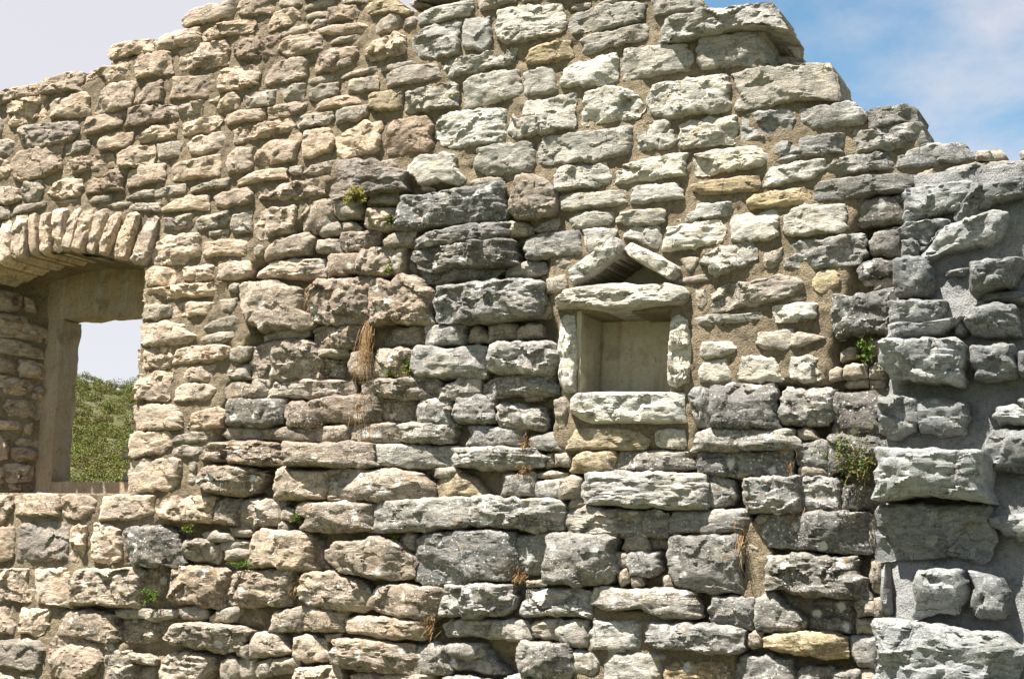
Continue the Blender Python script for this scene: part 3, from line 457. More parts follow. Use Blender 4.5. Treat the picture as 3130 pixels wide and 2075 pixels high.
def plain_material(name, c1, c2, scale=30.0, bump=0.3, rough=0.85, dist=0.004, stain=None):
    m, t, b = nodes(name)
    geo = nd(t, "ShaderNodeNewGeometry"); P = geo.outputs["Position"]
    def noise(sc, det=6, ro=0.7, vec=None):
        n = nd(t, "ShaderNodeTexNoise", Scale=sc, Detail=det, Roughness=ro); t.links.new(vec if vec is not None else P, n.inputs["Vector"]); return n.outputs["Fac"]
    n = noise(scale); n2 = noise(scale * 0.15, 4)
    f = math2(t, 'ADD', math2(t, 'MULTIPLY', n, 0.5), math2(t, 'MULTIPLY', n2, 0.5))
    c = mixc(t, mrange(t, f, 0.35, 0.65), c1, c2)
    if stain:
        mp_ = nd(t, "ShaderNodeMapping", Scale=(14, 14, 1.6)); t.links.new(P, mp_.inputs["Vector"])
        c = mixc(t, mrange(t, noise(1.0, 5, 0.6, mp_.outputs[0]), 0.48, 0.66, 0, 0.75), c, stain)
        c = mixc(t, mrange(t, noise(7.0, 5, 0.65), 0.52, 0.68, 0, 0.7), c, (0.55, 0.52, 0.47), 'MULTIPLY')
        c = mixc(t, mrange(t, noise(55.0, 3, 0.6), 0.60, 0.68, 0, 0.6), c, (0.45, 0.42, 0.38), 'MULTIPLY')
    t.links.new(c, b.inputs["Base Color"])
    b.inputs["Roughness"].default_value = rough
    bp = nd(t, "ShaderNodeBump", Strength=bump, Distance=dist); t.links.new(n, bp.inputs["Height"])
    t.links.new(bp.outputs[0], b.inputs["Normal"])
    return m

def leaf_material(name, c1, c2, c3, scale=25.0, trans=0.25):
    m, t, b = nodes(name)
    geo = nd(t, "ShaderNodeNewGeometry")
    n = nd(t, "ShaderNodeTexNoise", Scale=scale, Detail=3); t.links.new(geo.outputs["Position"], n.inputs["Vector"])
    n2 = nd(t, "ShaderNodeTexNoise", Scale=scale * 0.13, Detail=3); t.links.new(geo.outputs["Position"], n2.inputs["Vector"])
    c = mixc(t, mrange(t, n.outputs["Fac"], 0.4, 0.6), c1, c2)
    c = mixc(t, mrange(t, n2.outputs["Fac"], 0.50, 0.66), c, c3)
    t.links.new(c, b.inputs["Base Color"]); b.inputs["Roughness"].default_value = 0.6
    tr = nd(t, "ShaderNodeBsdfTranslucent"); t.links.new(c, tr.inputs["Color"])
    mx = nd(t, "ShaderNodeMixShader", Fac=trans)
    o = [x for x in t.nodes if x.type == 'OUTPUT_MATERIAL'][0]
    t.links.new(b.outputs[0], mx.inputs[1]); t.links.new(tr.outputs[0], mx.inputs[2]); t.links.new(mx.outputs[0], o.inputs["Surface"])
    return m

M_STONE = stone_material()
M_MORTAR = mortar_material("lime_mortar", (0.200, 0.158, 0.102), (0.285, 0.228, 0.150), (0.110, 0.086, 0.056))
M_GREYMORTAR = mortar_material("grey_mortar", (0.240, 0.242, 0.234), (0.300, 0.300, 0.288), (0.155, 0.156, 0.150))
M_PLASTER = plain_material("smooth_plaster", (0.24, 0.18, 0.12), (0.31, 0.24, 0.165), 60, 0.8, 0.9, 0.008, (0.33, 0.30, 0.26))
M_NICHE = plain_material("niche_plaster", (0.33, 0.295, 0.205), (0.42, 0.38, 0.275), 40, 0.6, 0.9, 0.006, (0.29, 0.22, 0.135))
M_GROUND = plain_material("dry_ground", (0.10, 0.09, 0.045), (0.06, 0.075, 0.025), 3.0, 0.6, 0.95, 0.05)
M_HILL = plain_material("hill_soil", (0.05, 0.06, 0.02), (0.08, 0.07, 0.03), 0.4, 0.5, 0.95, 0.3)
M_WOOD = leaf_material("wood_foliage", (0.060, 0.068, 0.006), (0.092, 0.100, 0.008), (0.085, 0.068, 0.013), 0.6, 0.15)
M_GREEN = leaf_material("weed_leaf", (0.070, 0.130, 0.018), (0.130, 0.190, 0.030), (0.170, 0.170, 0.030), 30.0)
M_OLIVE = leaf_material("shrub_leaf", (0.035, 0.070, 0.014), (0.065, 0.110, 0.022), (0.120, 0.105, 0.030), 22.0)
M_FERN = leaf_material("fern_frond", (0.13, 0.125, 0.022), (0.20, 0.165, 0.030), (0.24, 0.155, 0.035), 30.0)
M_DRY = leaf_material("dry_grass", (0.30, 0.185, 0.075), (0.20, 0.115, 0.050), (0.33, 0.26, 0.14), 25.0)

# ------------------------------------------------------------------ stone builder
def chaikin(p, a=0.22):
    p = np.asarray(p, float); q = np.roll(p, -1, 0)
    o = np.empty((len(p) * 2, 2)); o[0::2] = p * (1 - a) + q * a; o[1::2] = p * a + q * (1 - a)
    return o

def stone_geo(poly, n, seed, H, e0, rough, back, strata=1.0, facets=6, shrink=0.94, ragged=0.035, tilt=0.0, grow=0.006, chip=1.0, square=0.09):
    """poly: outline in the wall plane (a right, b up).  Returns V = (a, b, h) with h outwards, quads, tris."""
    rs = np.random.RandomState(seed)
    P = chaikin(poly, 0.07)
    c = centroid_of(P)
    Q = P - c
    # dense boundary -> radius by angle
    seg = np.linspace(0, 1, 12, endpoint=False)[None, :, None]
    D = (Q[:, None, :] * (1 - seg) + np.roll(Q, -1, 0)[:, None, :] * seg).reshape(-1, 2)
    th = np.arctan2(D[:, 1], D[:, 0]); R = np.hypot(D[:, 0], D[:, 1])
    o = np.argsort(th); th = th[o]; R = R[o]
    th = np.concatenate((th - 2 * np.pi, th, th + 2 * np.pi)); R = np.concatenate((R, R, R))
    w = np.ptp(Q[:, 0]); h = np.ptp(Q[:, 1]); s = math.sqrt(abs(area_of(P)))
    u = np.linspace(-1, 1, n + 1)
    # tighten rings near the rim
    u = np.sign(u) * (1 - (1 - np.abs(u)) ** 1.2)
    U, W = np.meshgrid(u, u)
    r = np.maximum(np.abs(U), np.abs(W)).ravel()
    ang = np.arctan2((W * h).ravel(), (U * w).ravel())
    Rb = np.interp(ang, th, R)
    bx = c[0] + Rb * np.cos(ang); by = c[1] + Rb * np.sin(ang)
    Rb = Rb + grow * min(1.0, s / 0.12) * (1 + 0.6 * (np.abs(np.cos(ang)) > 0.7))
    ca, sa = np.abs(np.cos(ang)) * h, np.abs(np.sin(ang)) * w
    dg = np.clip((np.minimum(ca, sa) / np.maximum(ca, sa) - 0.45) / 0.5, 0, 1)
    Rb = Rb * (1 + square * dg * dg * (3 - 2 * dg))
    Rb = Rb + ragged * min(0.16, s) * fbm(bx / 0.045, by / 0.045, seed, 4, 0.7) * 1.5
    a = r * Rb * np.cos(ang); b = r * Rb * np.sin(ang)
    d = (1 - r) * np.minimum(Rb, 0.62 * min(w, h))
    prof = 1 - np.exp(-(d / e0) ** 1.1)
    wx = c[0] + a; wy = c[1] + b
    # large cleavage planes
    hf = np.full(a.shape, H)
    for k in range(facets):
        al = rs.uniform(0, 2 * np.pi); g = rs.uniform(0.12, 0.55); q = rs.uniform(0.10, 0.75)
        rr = 0.5 * (abs(math.cos(al)) * w + abs(math.sin(al)) * h)
        hf = np.minimum(hf, H + g * (q * rr - (math.cos(al) * a + math.sin(al) * b)))
    hf = np.maximum(hf, 0.22 * H)
    # conchoidal chips: irregular cells, each with a plane of its own
    def chips(size, amp, sd, an=1.0):
        wa = a + 0.35 * size * fbm(wx / size, wy / size, sd, 2); wb = (b + 0.35 * size * fbm(wx / size, wy / size, sd + 9, 2)) * an
        ns = int(np.clip(4 + (w * h * an) / (size * size) * 1.3, 5, 90))
        r2 = np.random.RandomState(sd)
        sx = r2.uniform(-.6, .6, ns) * w; sy = r2.uniform(-.6, .6, ns) * h * an
        gx_ = r2.normal(0, .42, ns); gy_ = r2.normal(0, .42, ns); hh_ = r2.uniform(-.5, .5, ns) * size
        dist = (wa[:, None] - sx) ** 2 + (wb[:, None] - sy) ** 2
        i1 = dist.argmin(1)
        return amp * (hh_[i1] * 0.55 + gx_[i1] * (wa - sx[i1]) + gy_[i1] * (wb - sy[i1]) / an)
    ch = chips(0.11, 0.55, seed + 101, 1.35) + chips(0.045, 0.42, seed + 103, 1.5)
    rid = 1 - np.abs(fbm(wx / 0.11, wy / 0.075 * strata, seed + 5, 4, 0.55)) * 2
    lumps = fbm(wx / 0.06, wy / 0.045 * strata, seed + 11, 3)
    fine = fbm(wx / 0.016, wy / 0.013 * strata, seed + 23, 2)
    # stepped breaks along the bedding
    stp = np.tanh(vnoise(wx / 0.16 + 0.5 * lumps, wy / 0.05 * strata, seed + 41) * 5)
    hh = (hf + chip * ch + rough * (0.35 * (rid - 0.3) + 0.38 * lumps + 0.10 * fine + 0.12 * stp) + tilt * b) * prof
    hh = np.maximum(hh, -0.004 + 0 * hh)
    jx = 0.003 * fbm(wx / 0.03, wy / 0.03, seed + 61, 2) * prof; jy = 0.003 * fbm(wx / 0.03, wy / 0.03, seed + 67, 2) * prof
    V = np.stack((wx + jx, wy + jy, hh), 1)
    m = n + 1
    idx = np.arange(m * m).reshape(m, m)
    quads = np.stack((idx[:-1, :-1], idx[:-1, 1:], idx[1:, 1:], idx[1:, :-1]), -1).reshape(-1, 4)
    ring = np.concatenate((idx[0, :-1], idx[:-1, -1], idx[-1, :0:-1], idx[:0:-1, 0]))
    k = len(ring)
    B = V[ring].copy()
    m1 = B.copy(); m1[:, 2] = -min(0.03, back * 0.4)
    m2 = B.copy(); m2[:, :2] = c + (m2[:, :2] - c) * shrink; m2[:, 2] = -back
    s0 = len(V); V = np.concatenate((V, m1, m2, [[c[0], c[1], -back]]))
    i = np.arange(k); j = (i + 1) % k
    q1 = np.stack((ring[j], ring[i], s0 + i, s0 + j), 1)
    q2 = np.stack((s0 + j, s0 + i, s0 + k + i, s0 + k + j), 1)
    quads = np.concatenate((quads, q1, q2))
    tris = np.stack((s0 + k + j, s0 + k + i, np.full(k, s0 + 2 * k)), 1)
    return V, quads, tris

def to_wall(V, y0):
    return np.stack((V[:, 0], y0 - V[:, 2], V[:, 1]), 1)

def parse(tiles, y0=0.0):
    for ox, oy, sc, txt in tiles:
        for s in txt.split(';'):
            tk = s.split()
            if not tk: continue
            code = ''
            if not tk[0].lstrip('-').isdigit() or len(tk) % 2 == 1:
                code = tk[0]; tk = tk[1:]
            v = np.array([float(x) for x in tk]).reshape(-1, 2)
            px = np.stack((ox + v[:, 0] * 10 / sc, oy + v[:, 1] * 10 / sc), 1)
            yield code, px

OV = 3130 / 2365.0
def ov(pts): return [(x * OV, y * OV) for x, y in pts]
OLD = ov([(770, 440), (930, 432), (1160, 440), (1215, 520), (1255, 560), (1250, 660), (1285, 760), (1290, 880), (1262, 1000), (1290, 1060), (1600, 1062), (1606, 890), (1930, 880),
          (1940, 800), (1955, 700), (1965, 560), (2010, 470), (2090, 450), (2420, 430), (2420, 1700), (270, 1700), (270, 1500), (130, 1400), (310, 1320), (285, 1225), (500, 1185), (465, 1060), (520, 900), (600, 790), (560, 650), (740, 480)])
SKYL = ov([(-700, 420), (-300, 330), (-40, 255), (0, 236), (90, 218), (200, 188), (252, 165), (262, 135), (300, 128), (350, 118), (360, 105), (430, 92), (440, 60), (540, 25), (552, -28), (905, -30), (925, 25), (1055, 26), (1070, -28), (1612, -28),
           (1640, 45), (1740, 95), (1765, 150), (1800, 172), (1928, 185), (1940, 245), (2000, 262), (2008, 280), (2108, 285), (2130, 335), (2240, 352), (2262, 382), (2365, 390), (2700, 400), (3300, 420)])

def in_old(X, Y): return in_poly(X, Y, OLD)
sky_w = np.array([unproj(X, Y, 0.0)[[0, 2]] for X, Y in SKYL])
def top_z(x): return np.interp(x, sky_w[:, 0], sky_w[:, 1])

GROUND_Z = 0.0
T_WALL = 0.67
D_REV = 0.50
rng = np.random.RandomState(11)

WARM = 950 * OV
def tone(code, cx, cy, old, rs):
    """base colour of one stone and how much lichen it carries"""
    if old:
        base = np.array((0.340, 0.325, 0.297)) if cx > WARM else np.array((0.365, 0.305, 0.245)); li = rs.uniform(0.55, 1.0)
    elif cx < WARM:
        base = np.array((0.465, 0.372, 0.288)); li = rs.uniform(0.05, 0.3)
    elif cx < 1900 * OV:
        base = np.array((0.425, 0.405, 0.355)); li = rs.uniform(0.05, 0.3)
    else:
        base = np.array((0.345, 0.340, 0.318)); li = rs.uniform(0.2, 0.5)
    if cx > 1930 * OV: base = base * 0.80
    if 'w' in code: base = base * 1.25; li *= 0.8
    if 'g' in code: base = base * 0.5 + np.array((0.235, 0.233, 0.222)) * 0.5
    if 'd' in code: base = base * 0.35 + np.array((0.165, 0.160, 0.148)) * 0.65
    if 'b' in code: base = base * 0.5 + np.array((0.27, 0.205, 0.155)) * 0.5
    if any(k in code for k in 'VLGJS'): li *= 0.3
    if 't' in code: base = np.array((0.44, 0.36, 0.235))
    base = base * 0.76 * rs.uniform(0.86, 1.14) * (1 + rs.uniform(-0.03, 0.03) * np.array((1, 0.15, -1.2)))
    return (float(base[0]), float(base[1]), float(base[2]), float(li))

# ------------------------------------------------------------------ the long wall
WALL_O = Vector((-3.6, 0.3, 0.0))
wall = empty("ruined_wall", WALL_O, "long ruined limestone wall with an arched window and a small gabled niche", "wall")

# openings, as outlines in the wall plane
def W2(pts, y=0.0): return [tuple(unproj(X, Y, y)[[0, 2]]) for X, Y in pts]
def tile(ox, oy, sc, pts): return [(ox + a * 10 / sc, oy + b * 10 / sc) for a, b in pts]
arch_px = tile(0, 500, 2.956, [(0, 94), (13, 87), (28, 83), (45, 80), (60, 79.5), (76, 81), (91, 83), (104, 87), (121, 92), (131, 96)])
arch_w = W2(arch_px)
apex_x = unproj(*tile(0, 500, 2.956, [(42, 80)])[0], 0.0)[0]
jamb_r_top = arch_w[-1]
jamb_r_bot = W2(tile(0, 1000, 2.956, [(117.5, 150)]))[0]
right_half = [p for p in arch_w if p[0] > apex_x]
za = max(p[1] for p in arch_w) + 0.004
left_half = [(2 * apex_x - p[0], p[1] - 0.0) for p in right_half][::-1]
jamb_l_x = 2 * apex_x - jamb_r_top[0]
ARCH = left_half + [(apex_x, za)] + right_half
WINDOW = ARCH + [jamb_r_bot, (jamb_l_x - 0.02, jamb_r_bot[1])]
SILL_Z = jamb_r_bot[1]
NICHE = W2(tile(1350, 1000, 2.956, [(121, -14), (206, -14), (207, 5), (206, 20), (204, 40), (205, 61), (121, 61)]))
GABLE = W2(tile(1400, 500, 2.956, [(108, 112), (124, 101), (139, 90), (151, 81), (168, 91), (182, 99), (195, 109), (160, 113)]))

# wall core with its mortar face
CELL = 0.0135
X0, X1 = -8.6, 1.3
xs = np.arange(X0, X1 + CELL, CELL); zs = np.arange(GROUND_Z - 0.1, 4.75, CELL)
GX, GZ = np.meshgrid(xs, zs)
cxm = (GX[:-1, :-1] + CELL / 2); czm = (GZ[:-1, :-1] + CELL / 2)
keep = czm < top_z(cxm) + 0.02 * fbm(cxm / 0.09, czm / 0.09, 3)
hole = in_poly(cxm, czm, WINDOW)
nich = in_poly(cxm, czm, NICHE) | in_poly(cxm, czm, GABLE)
keep &= ~hole & ~nich
PX, PY = project(GX, 0.0, GZ)
jx = 40 * fbm(GX / 0.35, GZ / 0.35, 91, 2); jy = 40 * fbm(GX / 0.35, GZ / 0.35, 97, 2)
oldm = in_old(PX + jx, PY + jy).astype(float)
for _ in range(4):
    pd = np.pad(oldm, 1, mode='edge')
    oldm = (pd[:-2, 1:-1] + pd[2:, 1:-1] + pd[1:-1, :-2] + pd[1:-1, 2:] + pd[1:-1, 1:-1]) / 5
# lime pointing survives in patches of the old masonry
patch = in_poly(PX, PY, ov([(1700, 1190), (1760, 1200), (1790, 1300), (1780, 1400), (1700, 1400), (1715, 1300)])) | in_poly(PX, PY, ov([(1365, 1395), (1560, 1420), (1700, 1500), (1700, 1600), (1300, 1600), (1350, 1500)]))
oldm = np.where(patch, 0.1, oldm)
joint = 0.085 + 0.055 * fbm(GX / 0.22, GZ / 0.16, 55, 3)
face = 0.010 + 0.010 * fbm(GX / 0.16, GZ / 0.12, 21, 3) + 0.0095 * fbm(GX / 0.034, GZ / 0.030, 29, 3, 0.8)
Yf = face + oldm * joint
snap = np.zeros(GX.shape, bool)
def snap_to(poly, cellmask):
    v = np.zeros(GX.shape, bool); w_ = np.zeros(GX.shape, bool)
    for a in (slice(0, -1), slice(1, None)):
        for b in (slice(0, -1), slice(1, None)):
            v[a, b] |= cellmask; w_[a, b] |= ~cellmask
    ii = np.argwhere(v & w_)
    pts = np.stack((GX[ii[:, 0], ii[:, 1]], GZ[ii[:, 0], ii[:, 1]]), 1)
    best = np.full(len(pts), 1e9); res = pts.copy()
    for k in range(len(poly)):
        p = np.array(poly[k]); q = np.array(poly[(k + 1) % len(poly)]); e = q - p
        tt = np.clip(((pts - p) @ e) / max(e @ e, 1e-9), 0, 1); c_ = p + tt[:, None] * e
        dd = np.hypot(*(pts - c_).T); u_ = dd < best
        best[u_] = dd[u_]; res[u_] = c_[u_]
    GX[ii[:, 0], ii[:, 1]] = res[:, 0]; GZ[ii[:, 0], ii[:, 1]] = res[:, 1]
snap_to(WINDOW, hole)
idx = np.arange(GX.size).reshape(GX.shape)
Vf = np.stack((GX.ravel(), Yf.ravel(), GZ.ravel()), 1)
Q = np.stack((idx[:-1, :-1], idx[:-1, 1:], idx[1:, 1:], idx[1:, :-1]), -1)[keep]
ed = np.concatenate((Q[:, [0, 1]], Q[:, [1, 2]], Q[:, [2, 3]], Q[:, [3, 0]]))
key = np.sort(ed, 1); key = key[:, 0].astype(np.int64) * GX.size + key[:, 1]
_, first, cnt = np.unique(key, return_index=True, return_counts=True)
be = ed[first[cnt == 1]]
used = np.unique(Q); remap = -np.ones(GX.size, np.int64); remap[used] = np.arange(len(used))
V = Vf[used]; Q = remap[Q]; be = remap[be]
nb = len(V)
bv = np.unique(be); rb = -np.ones(nb, np.int64); rb[bv] = nb + np.arange(len(bv))
Vb = V[bv].copy(); Vb[:, 1] = T_WALL
crest = Vb[:, 2] > top_z(Vb[:, 0]) - 0.25
Vb[crest, 2] -= 0.40; Vb[crest, 0] -= 0.20
side = np.stack((be[:, 1], be[:, 0], rb[be[:, 0]], rb[be[:, 1]]), 1)
V = np.concatenate((V, Vb)); Q = np.concatenate((Q, side))
# coarse rear face
C2 = 0.1
bx, bz = np.meshgrid(np.arange(X0, X1, C2), np.arange(-0.1, 4.7, C2))
km = (bz + C2 < top_z(bx + 0.2 + C2 / 2) - 0.38) & ~in_poly(bx + C2 / 2, bz + C2 / 2, WINDOW)
bx, bz = bx[km], bz[km]; k0 = len(V); nn = len(bx)
Vr = np.stack((np.stack((bx, np.full(nn, T_WALL), bz), 1), np.stack((bx + C2, np.full(nn, T_WALL), bz), 1), np.stack((bx + C2, np.full(nn, T_WALL), bz + C2), 1), np.stack((bx, np.full(nn, T_WALL), bz + C2), 1)), 1).reshape(-1, 3)
Qr = k0 + np.arange(nn * 4).reshape(-1, 4)[:, ::-1]
V = np.concatenate((V, Vr)); Q = np.concatenate((Q, Qr))
me = mesh_from("mortar", V - np.array(WALL_O), Q)
link("mortar", me, M_MORTAR, wall)

# ---- stones
arch_part = empty("window_arch", (0, 0, 0), parent=wall); arch_part.location = Vector((apex_x, 0, SILL_Z)) - WALL_O
nx_ = float(np.mean([p[0] for p in NICHE])); nz_ = float(min(p[1] for p in NICHE))
niche_part = empty("niche", Vector((nx_, 0, nz_)) - WALL_O, parent=wall)
PARENT_W = {wall: WALL_O, arch_part: Vector((apex_x, 0, SILL_Z)), niche_part: Vector((nx_, 0, nz_))}

stones = []
for code, px in parse(TILES):
    c = centroid_of(px)
    stones.append((abs(area_of(px)), code, px, c))
special = [s for s in stones if any(k in s[1] for k in 'VLGJS')]
plain = sorted([s for s in stones if not any(k in s[1] for k in 'VLGJS')], key=lambda s: -s[0])

class Batch:
    def __init__(self): self.V = []; self.Q = []; self.T = []; self.C = []; self.n = 0
    def add(self, V, q, t=None, col=None):
        self.V.append(V); self.Q.append(q + self.n)
        if t is not None: self.T.append(t + self.n)
        self.n += len(V)
    def mesh(self, name, origin, smooth=True):
        return mesh_from(name, np.concatenate(self.V) - np.array(origin), np.concatenate(self.Q), np.concatenate(self.T) if self.T else None, smooth, 30)

def wall_stone(code, px, c, seed, nmax=38):
    rs = np.random.RandomState(seed)
    old = bool(in_old(np.array([c[0]]), np.array([c[1]]))[0])
    y0 = 0.026 + rs.uniform(-0.012, 0.022) if old else 0.010 + rs.uniform(-0.008, 0.004)
    if 'P' in code: y0 -= rs.uniform(0.02, 0.045)
    if 'R' in code: y0 += 0.065
    if 'B' in code: y0 += 0.22
    poly = [tuple(unproj(X, Y, y0)[[0, 2]]) for X, Y in px]
    s = math.sqrt(abs(area_of(poly)))
    top = max(p[1] for p in poly); cw = centroid_of(poly)
    at_top = top > top_z(cw[0]) - 0.12
    back = 0.17
    if at_top: back = 0.24
    H = min(0.027, 0.11 * s + 0.006); e0 = 0.0045; rough = min(0.011, 0.055 * s); fac = 4; strata = 1.0; chip = 0.48 * min(1, s / 0.15); grow = 0.0035
    if old:
        H = min(0.055, 0.20 * s + 0.012); e0 = 0.008; rough = min(0.016, 0.07 * s); fac = 4; chip = 0.55 * min(1, s / 0.15); grow = 0.010
        back = max(back, 0.2)
    sty = rs.rand()
    if sty < 0.45: chip *= 0.45; rough *= 0.6; fac = 3
    elif sty < 0.62: strata = 2.4; chip *= 0.7
    elif sty > 0.84: chip *= 1.5; rough *= 1.3
    if 'V' in code: H = 0.035; rough = 0.012; back = 0.30; fac = 2; chip = 0.30; grow = 0.001; e0 = 0.004; rough = 0.008
    if 'L' in code: H = 0.085; rough = 0.018; back = 0.30; fac = 2; y0 -= 0.01; chip = 0.6
    if 'G' in code: H = 0.055; rough = 0.010; back = 0.28; fac = 1; chip = 0.5; e0 = 0.006
    if 'J' in code: H = 0.02; rough = 0.010; back = 0.28; fac = 1; chip = 0.6; e0 = 0.006
    if 'S' in code: H = 0.045; rough = 0.014; back = 0.3; fac = 1; chip = 0.55; e0 = 0.006
    n = int(np.clip(s / 0.0068, 14, nmax))
    V, q, t = stone_geo(poly, n, seed, H, e0, rough, back, strata, fac, 1.0 if any(k in code for k in 'VLGJS') or at_top else 0.94, 0.012 if any(k in code for k in 'LGJS') else 0.03 if 'V' in code else 0.085, 0.0, grow, chip, 0.0 if any(k in code for k in 'VG') else 0.03 if any(k in code for k in 'JLS') else 0.085 if old else 0.06)
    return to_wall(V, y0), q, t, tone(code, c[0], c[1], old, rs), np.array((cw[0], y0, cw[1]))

NAMES = {'V': ("voussoir", arch_part), 'L': ("lintel", niche_part), 'G': ("gable_slab", niche_part), 'J': ("jamb", niche_part), 'S': ("sill", niche_part)}
for i, (a, code, px, c) in enumerate(special):
    V, q, t, col, o = wall_stone(code, px, c, 9000 + i)
    nm, par = next(NAMES[k] for k in NAMES if k in code)
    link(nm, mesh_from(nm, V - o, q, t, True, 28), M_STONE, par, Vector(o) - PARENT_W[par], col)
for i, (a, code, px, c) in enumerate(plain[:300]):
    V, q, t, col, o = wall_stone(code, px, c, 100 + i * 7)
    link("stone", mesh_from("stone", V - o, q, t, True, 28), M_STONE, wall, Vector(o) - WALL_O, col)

small = Batch()
for i, (a, code, px, c) in enumerate(plain[300:]):
    V, q, t, col, o = wall_stone(code, px, c, 5000 + i * 7, 16)
    small.add(V, q, t)
# beyond the surveyed face: plain coursed rubble down to the ground, to the left and over the crest
def rubble(x0, x1, z0, z1, seed):
    rs = np.random.RandomState(seed); z = z0
    while z < z1:
        hgt = rs.uniform(0.13, 0.22); x = x0 - rs.uniform(0, 0.2)
        while x < x1:
            wd = rs.uniform(0.18, 0.42); a, b = x + 0.012, x + wd - 0.012; lo, hi = z + 0.012, z + hgt - 0.012
            mx, mz = (a + b) / 2, (lo + hi) / 2
            X, Y = project(np.array([a, b, a, b, mx]), np.zeros(5), np.array([lo, lo, hi, hi, mz]))
            inside = ((X > -25) & (X < PW + 60) & (Y > -60) & (Y < PH + 45)).any()
            if not inside and hi < top_z(mx) + 0.02 and not in_poly(np.array([a, b, mx]), np.array([lo, hi, mz]), WINDOW).any():
                e = min(wd, hgt) * 0.16
                p = [(a + e * rs.uniform(0, 1), lo), (b - e * rs.uniform(0, 1), lo + e * rs.uniform(-.4, .4)), (b, lo + e), (b + e * rs.uniform(-.5, .3), hi - e), (b - e, hi), (a + e, hi + e * rs.uniform(-.4, .4)), (a, hi - e), (a, lo + e)]
                V, q, t = stone_geo(p, 11, int(rs.randint(1e6)), 0.030, 0.007, 0.010, 0.15, 1, 3, 0.94, 0.08, 0.0, 0.002, 0.4)
                small.add(to_wall(V, 0.015), q, t)
            x += wd
        z += hgt
rubble(-8.6, 1.3, 0.0, 1.9, 5)
rubble(-8.6, -6.0, 1.9, 4.4, 6)
so = link("infill_stone", small.mesh("infill_stone", WALL_O), M_STONE, wall, None, (0.285, 0.25, 0.205, 0.3))
so["kind"] = "stuff"

# ---- window: soffit, plastered surround, splayed reveal
def box(V, Q, a, b):
    k = len(V)
    (x0, y0, z0), (x1, y1, z1) = a, b
    V += [(x0, y0, z0), (x1, y0, z0), (x1, y1, z0), (x0, y1, z0), (x0, y0, z1), (x1, y0, z1), (x1, y1, z1), (x0, y1, z1)]
    Q += [(k, k + 3, k + 2, k + 1), (k + 4, k + 5, k + 6, k + 7), (k, k + 1, k + 5, k + 4), (k + 1, k + 2, k + 6, k + 5), (k + 2, k + 3, k + 7, k + 6), (k + 3, k, k + 4, k + 7)]

def rough_box(name, a, b, mat, parent, amp=0.006, cell=0.03, seed=1, lean=None):
    """a hand-made block: finely divided, every face uneven"""
    a = np.array(a, float); b = np.array(b, float)
    Vs = []; Qs = []; n0 = 0
    for ax in range(3):
        u_, v_ = [i for i in range(3) if i != ax]
        nu = max(2, int((b[u_] - a[u_]) / cell)); nv = max(2, int((b[v_] - a[v_]) / cell))
        gu, gv = np.meshgrid(np.linspace(a[u_], b[u_], nu + 1), np.linspace(a[v_], b[v_], nv + 1))
        for sgn, val in ((-1, a[ax]), (1, b[ax])):
            P = np.zeros((gu.size, 3)); P[:, u_] = gu.ravel(); P[:, v_] = gv.ravel(); P[:, ax] = val
            id_ = np.arange(gu.size).reshape(gu.shape) + n0
            q = np.stack((id_[:-1, :-1], id_[:-1, 1:], id_[1:, 1:], id_[1:, :-1]), -1).reshape(-1, 4)
            if (sgn > 0) == (ax == 1): q = q[:, ::-1]
            Vs.append(P); Qs.append(q); n0 += gu.size
    P = np.concatenate(Vs)
    dx = fbm(P[:, 1] / 0.1 + 3 * P[:, 2], P[:, 2] / 0.1 + P[:, 0], seed, 3); dy = fbm(P[:, 0] / 0.1, P[:, 2] / 0.1 + 2 * P[:, 1], seed + 3, 3); dz = fbm(P[:, 0] / 0.1, P[:, 1] / 0.1 + P[:, 2], seed + 7, 3)
    P = P + amp * np.stack((dx, dy, dz), 1)
    if lean is not None: P = lean(P)
    o = np.array(((a[0] + b[0]) / 2, (a[1] + b[1]) / 2, a[2]))
    pw = PARENT_W[parent]
    return link(name, mesh_from(name, P - o, np.concatenate(Qs)), mat, parent, Vector(o) - pw)

T = tile(0, 500, 2.956, [(74, 144.5), (130, 141)]); openL_t = unproj(*T[0], T_WALL); openR_t = unproj(*T[1], T_WALL)
T = tile(0, 1000, 2.956, [(64, 139.5), (110, 140.5), (36, 140)]); openL_b = unproj(*T[0], T_WALL); opB = unproj(*T[0], D_REV)[2]; strip_b = unproj(*T[2], D_REV)
T = tile(0, 1000, 2.956, [(45, 0)]); strip_t = unproj(*T[0], D_REV)
stripx = (strip_b[0] + strip_t[0]) / 2
opL = (openL_t[0] + openL_b[0]) / 2
opT = (openL_t[2] + openR_t[2]) / 2
xr_front = max(jamb_r_top[0], jamb_r_bot[0])
surround = empty("window_surround", (0, 0, 0), parent=wall)
so_ = Vector(((opL + xr_front) / 2, D_REV, SILL_Z)); surround.location = so_ - WALL_O; PARENT_W[surround] = so_
opR = float(unproj(406, 1400, D_REV)[0])
rough_box("lintel", (stripx - 0.45, D_REV, opT), (xr_front + 0.25, T_WALL - 0.01, za + 0.25), M_PLASTER, surround, 0.014, 0.02, 3)
rough_box("side_post", (stripx - 0.03, D_REV + 0.003, opB - 0.2), (opL, T_WALL - 0.012, opT - 0.003), M_PLASTER, surround, 0.014, 0.02, 5)
rough_box("side_post", (opR, D_REV + 0.003, opB - 0.2), (xr_front + 0.2, T_WALL - 0.012, opT - 0.003), M_PLASTER, surround, 0.007, 0.03, 9)
rough_box("window_sill", (stripx - 0.35, D_REV + 0.006, SILL_Z - 0.15), (xr_front + 0.2, T_WALL - 0.016, opB), M_PLASTER, surround, 0.005, 0.03, 7)
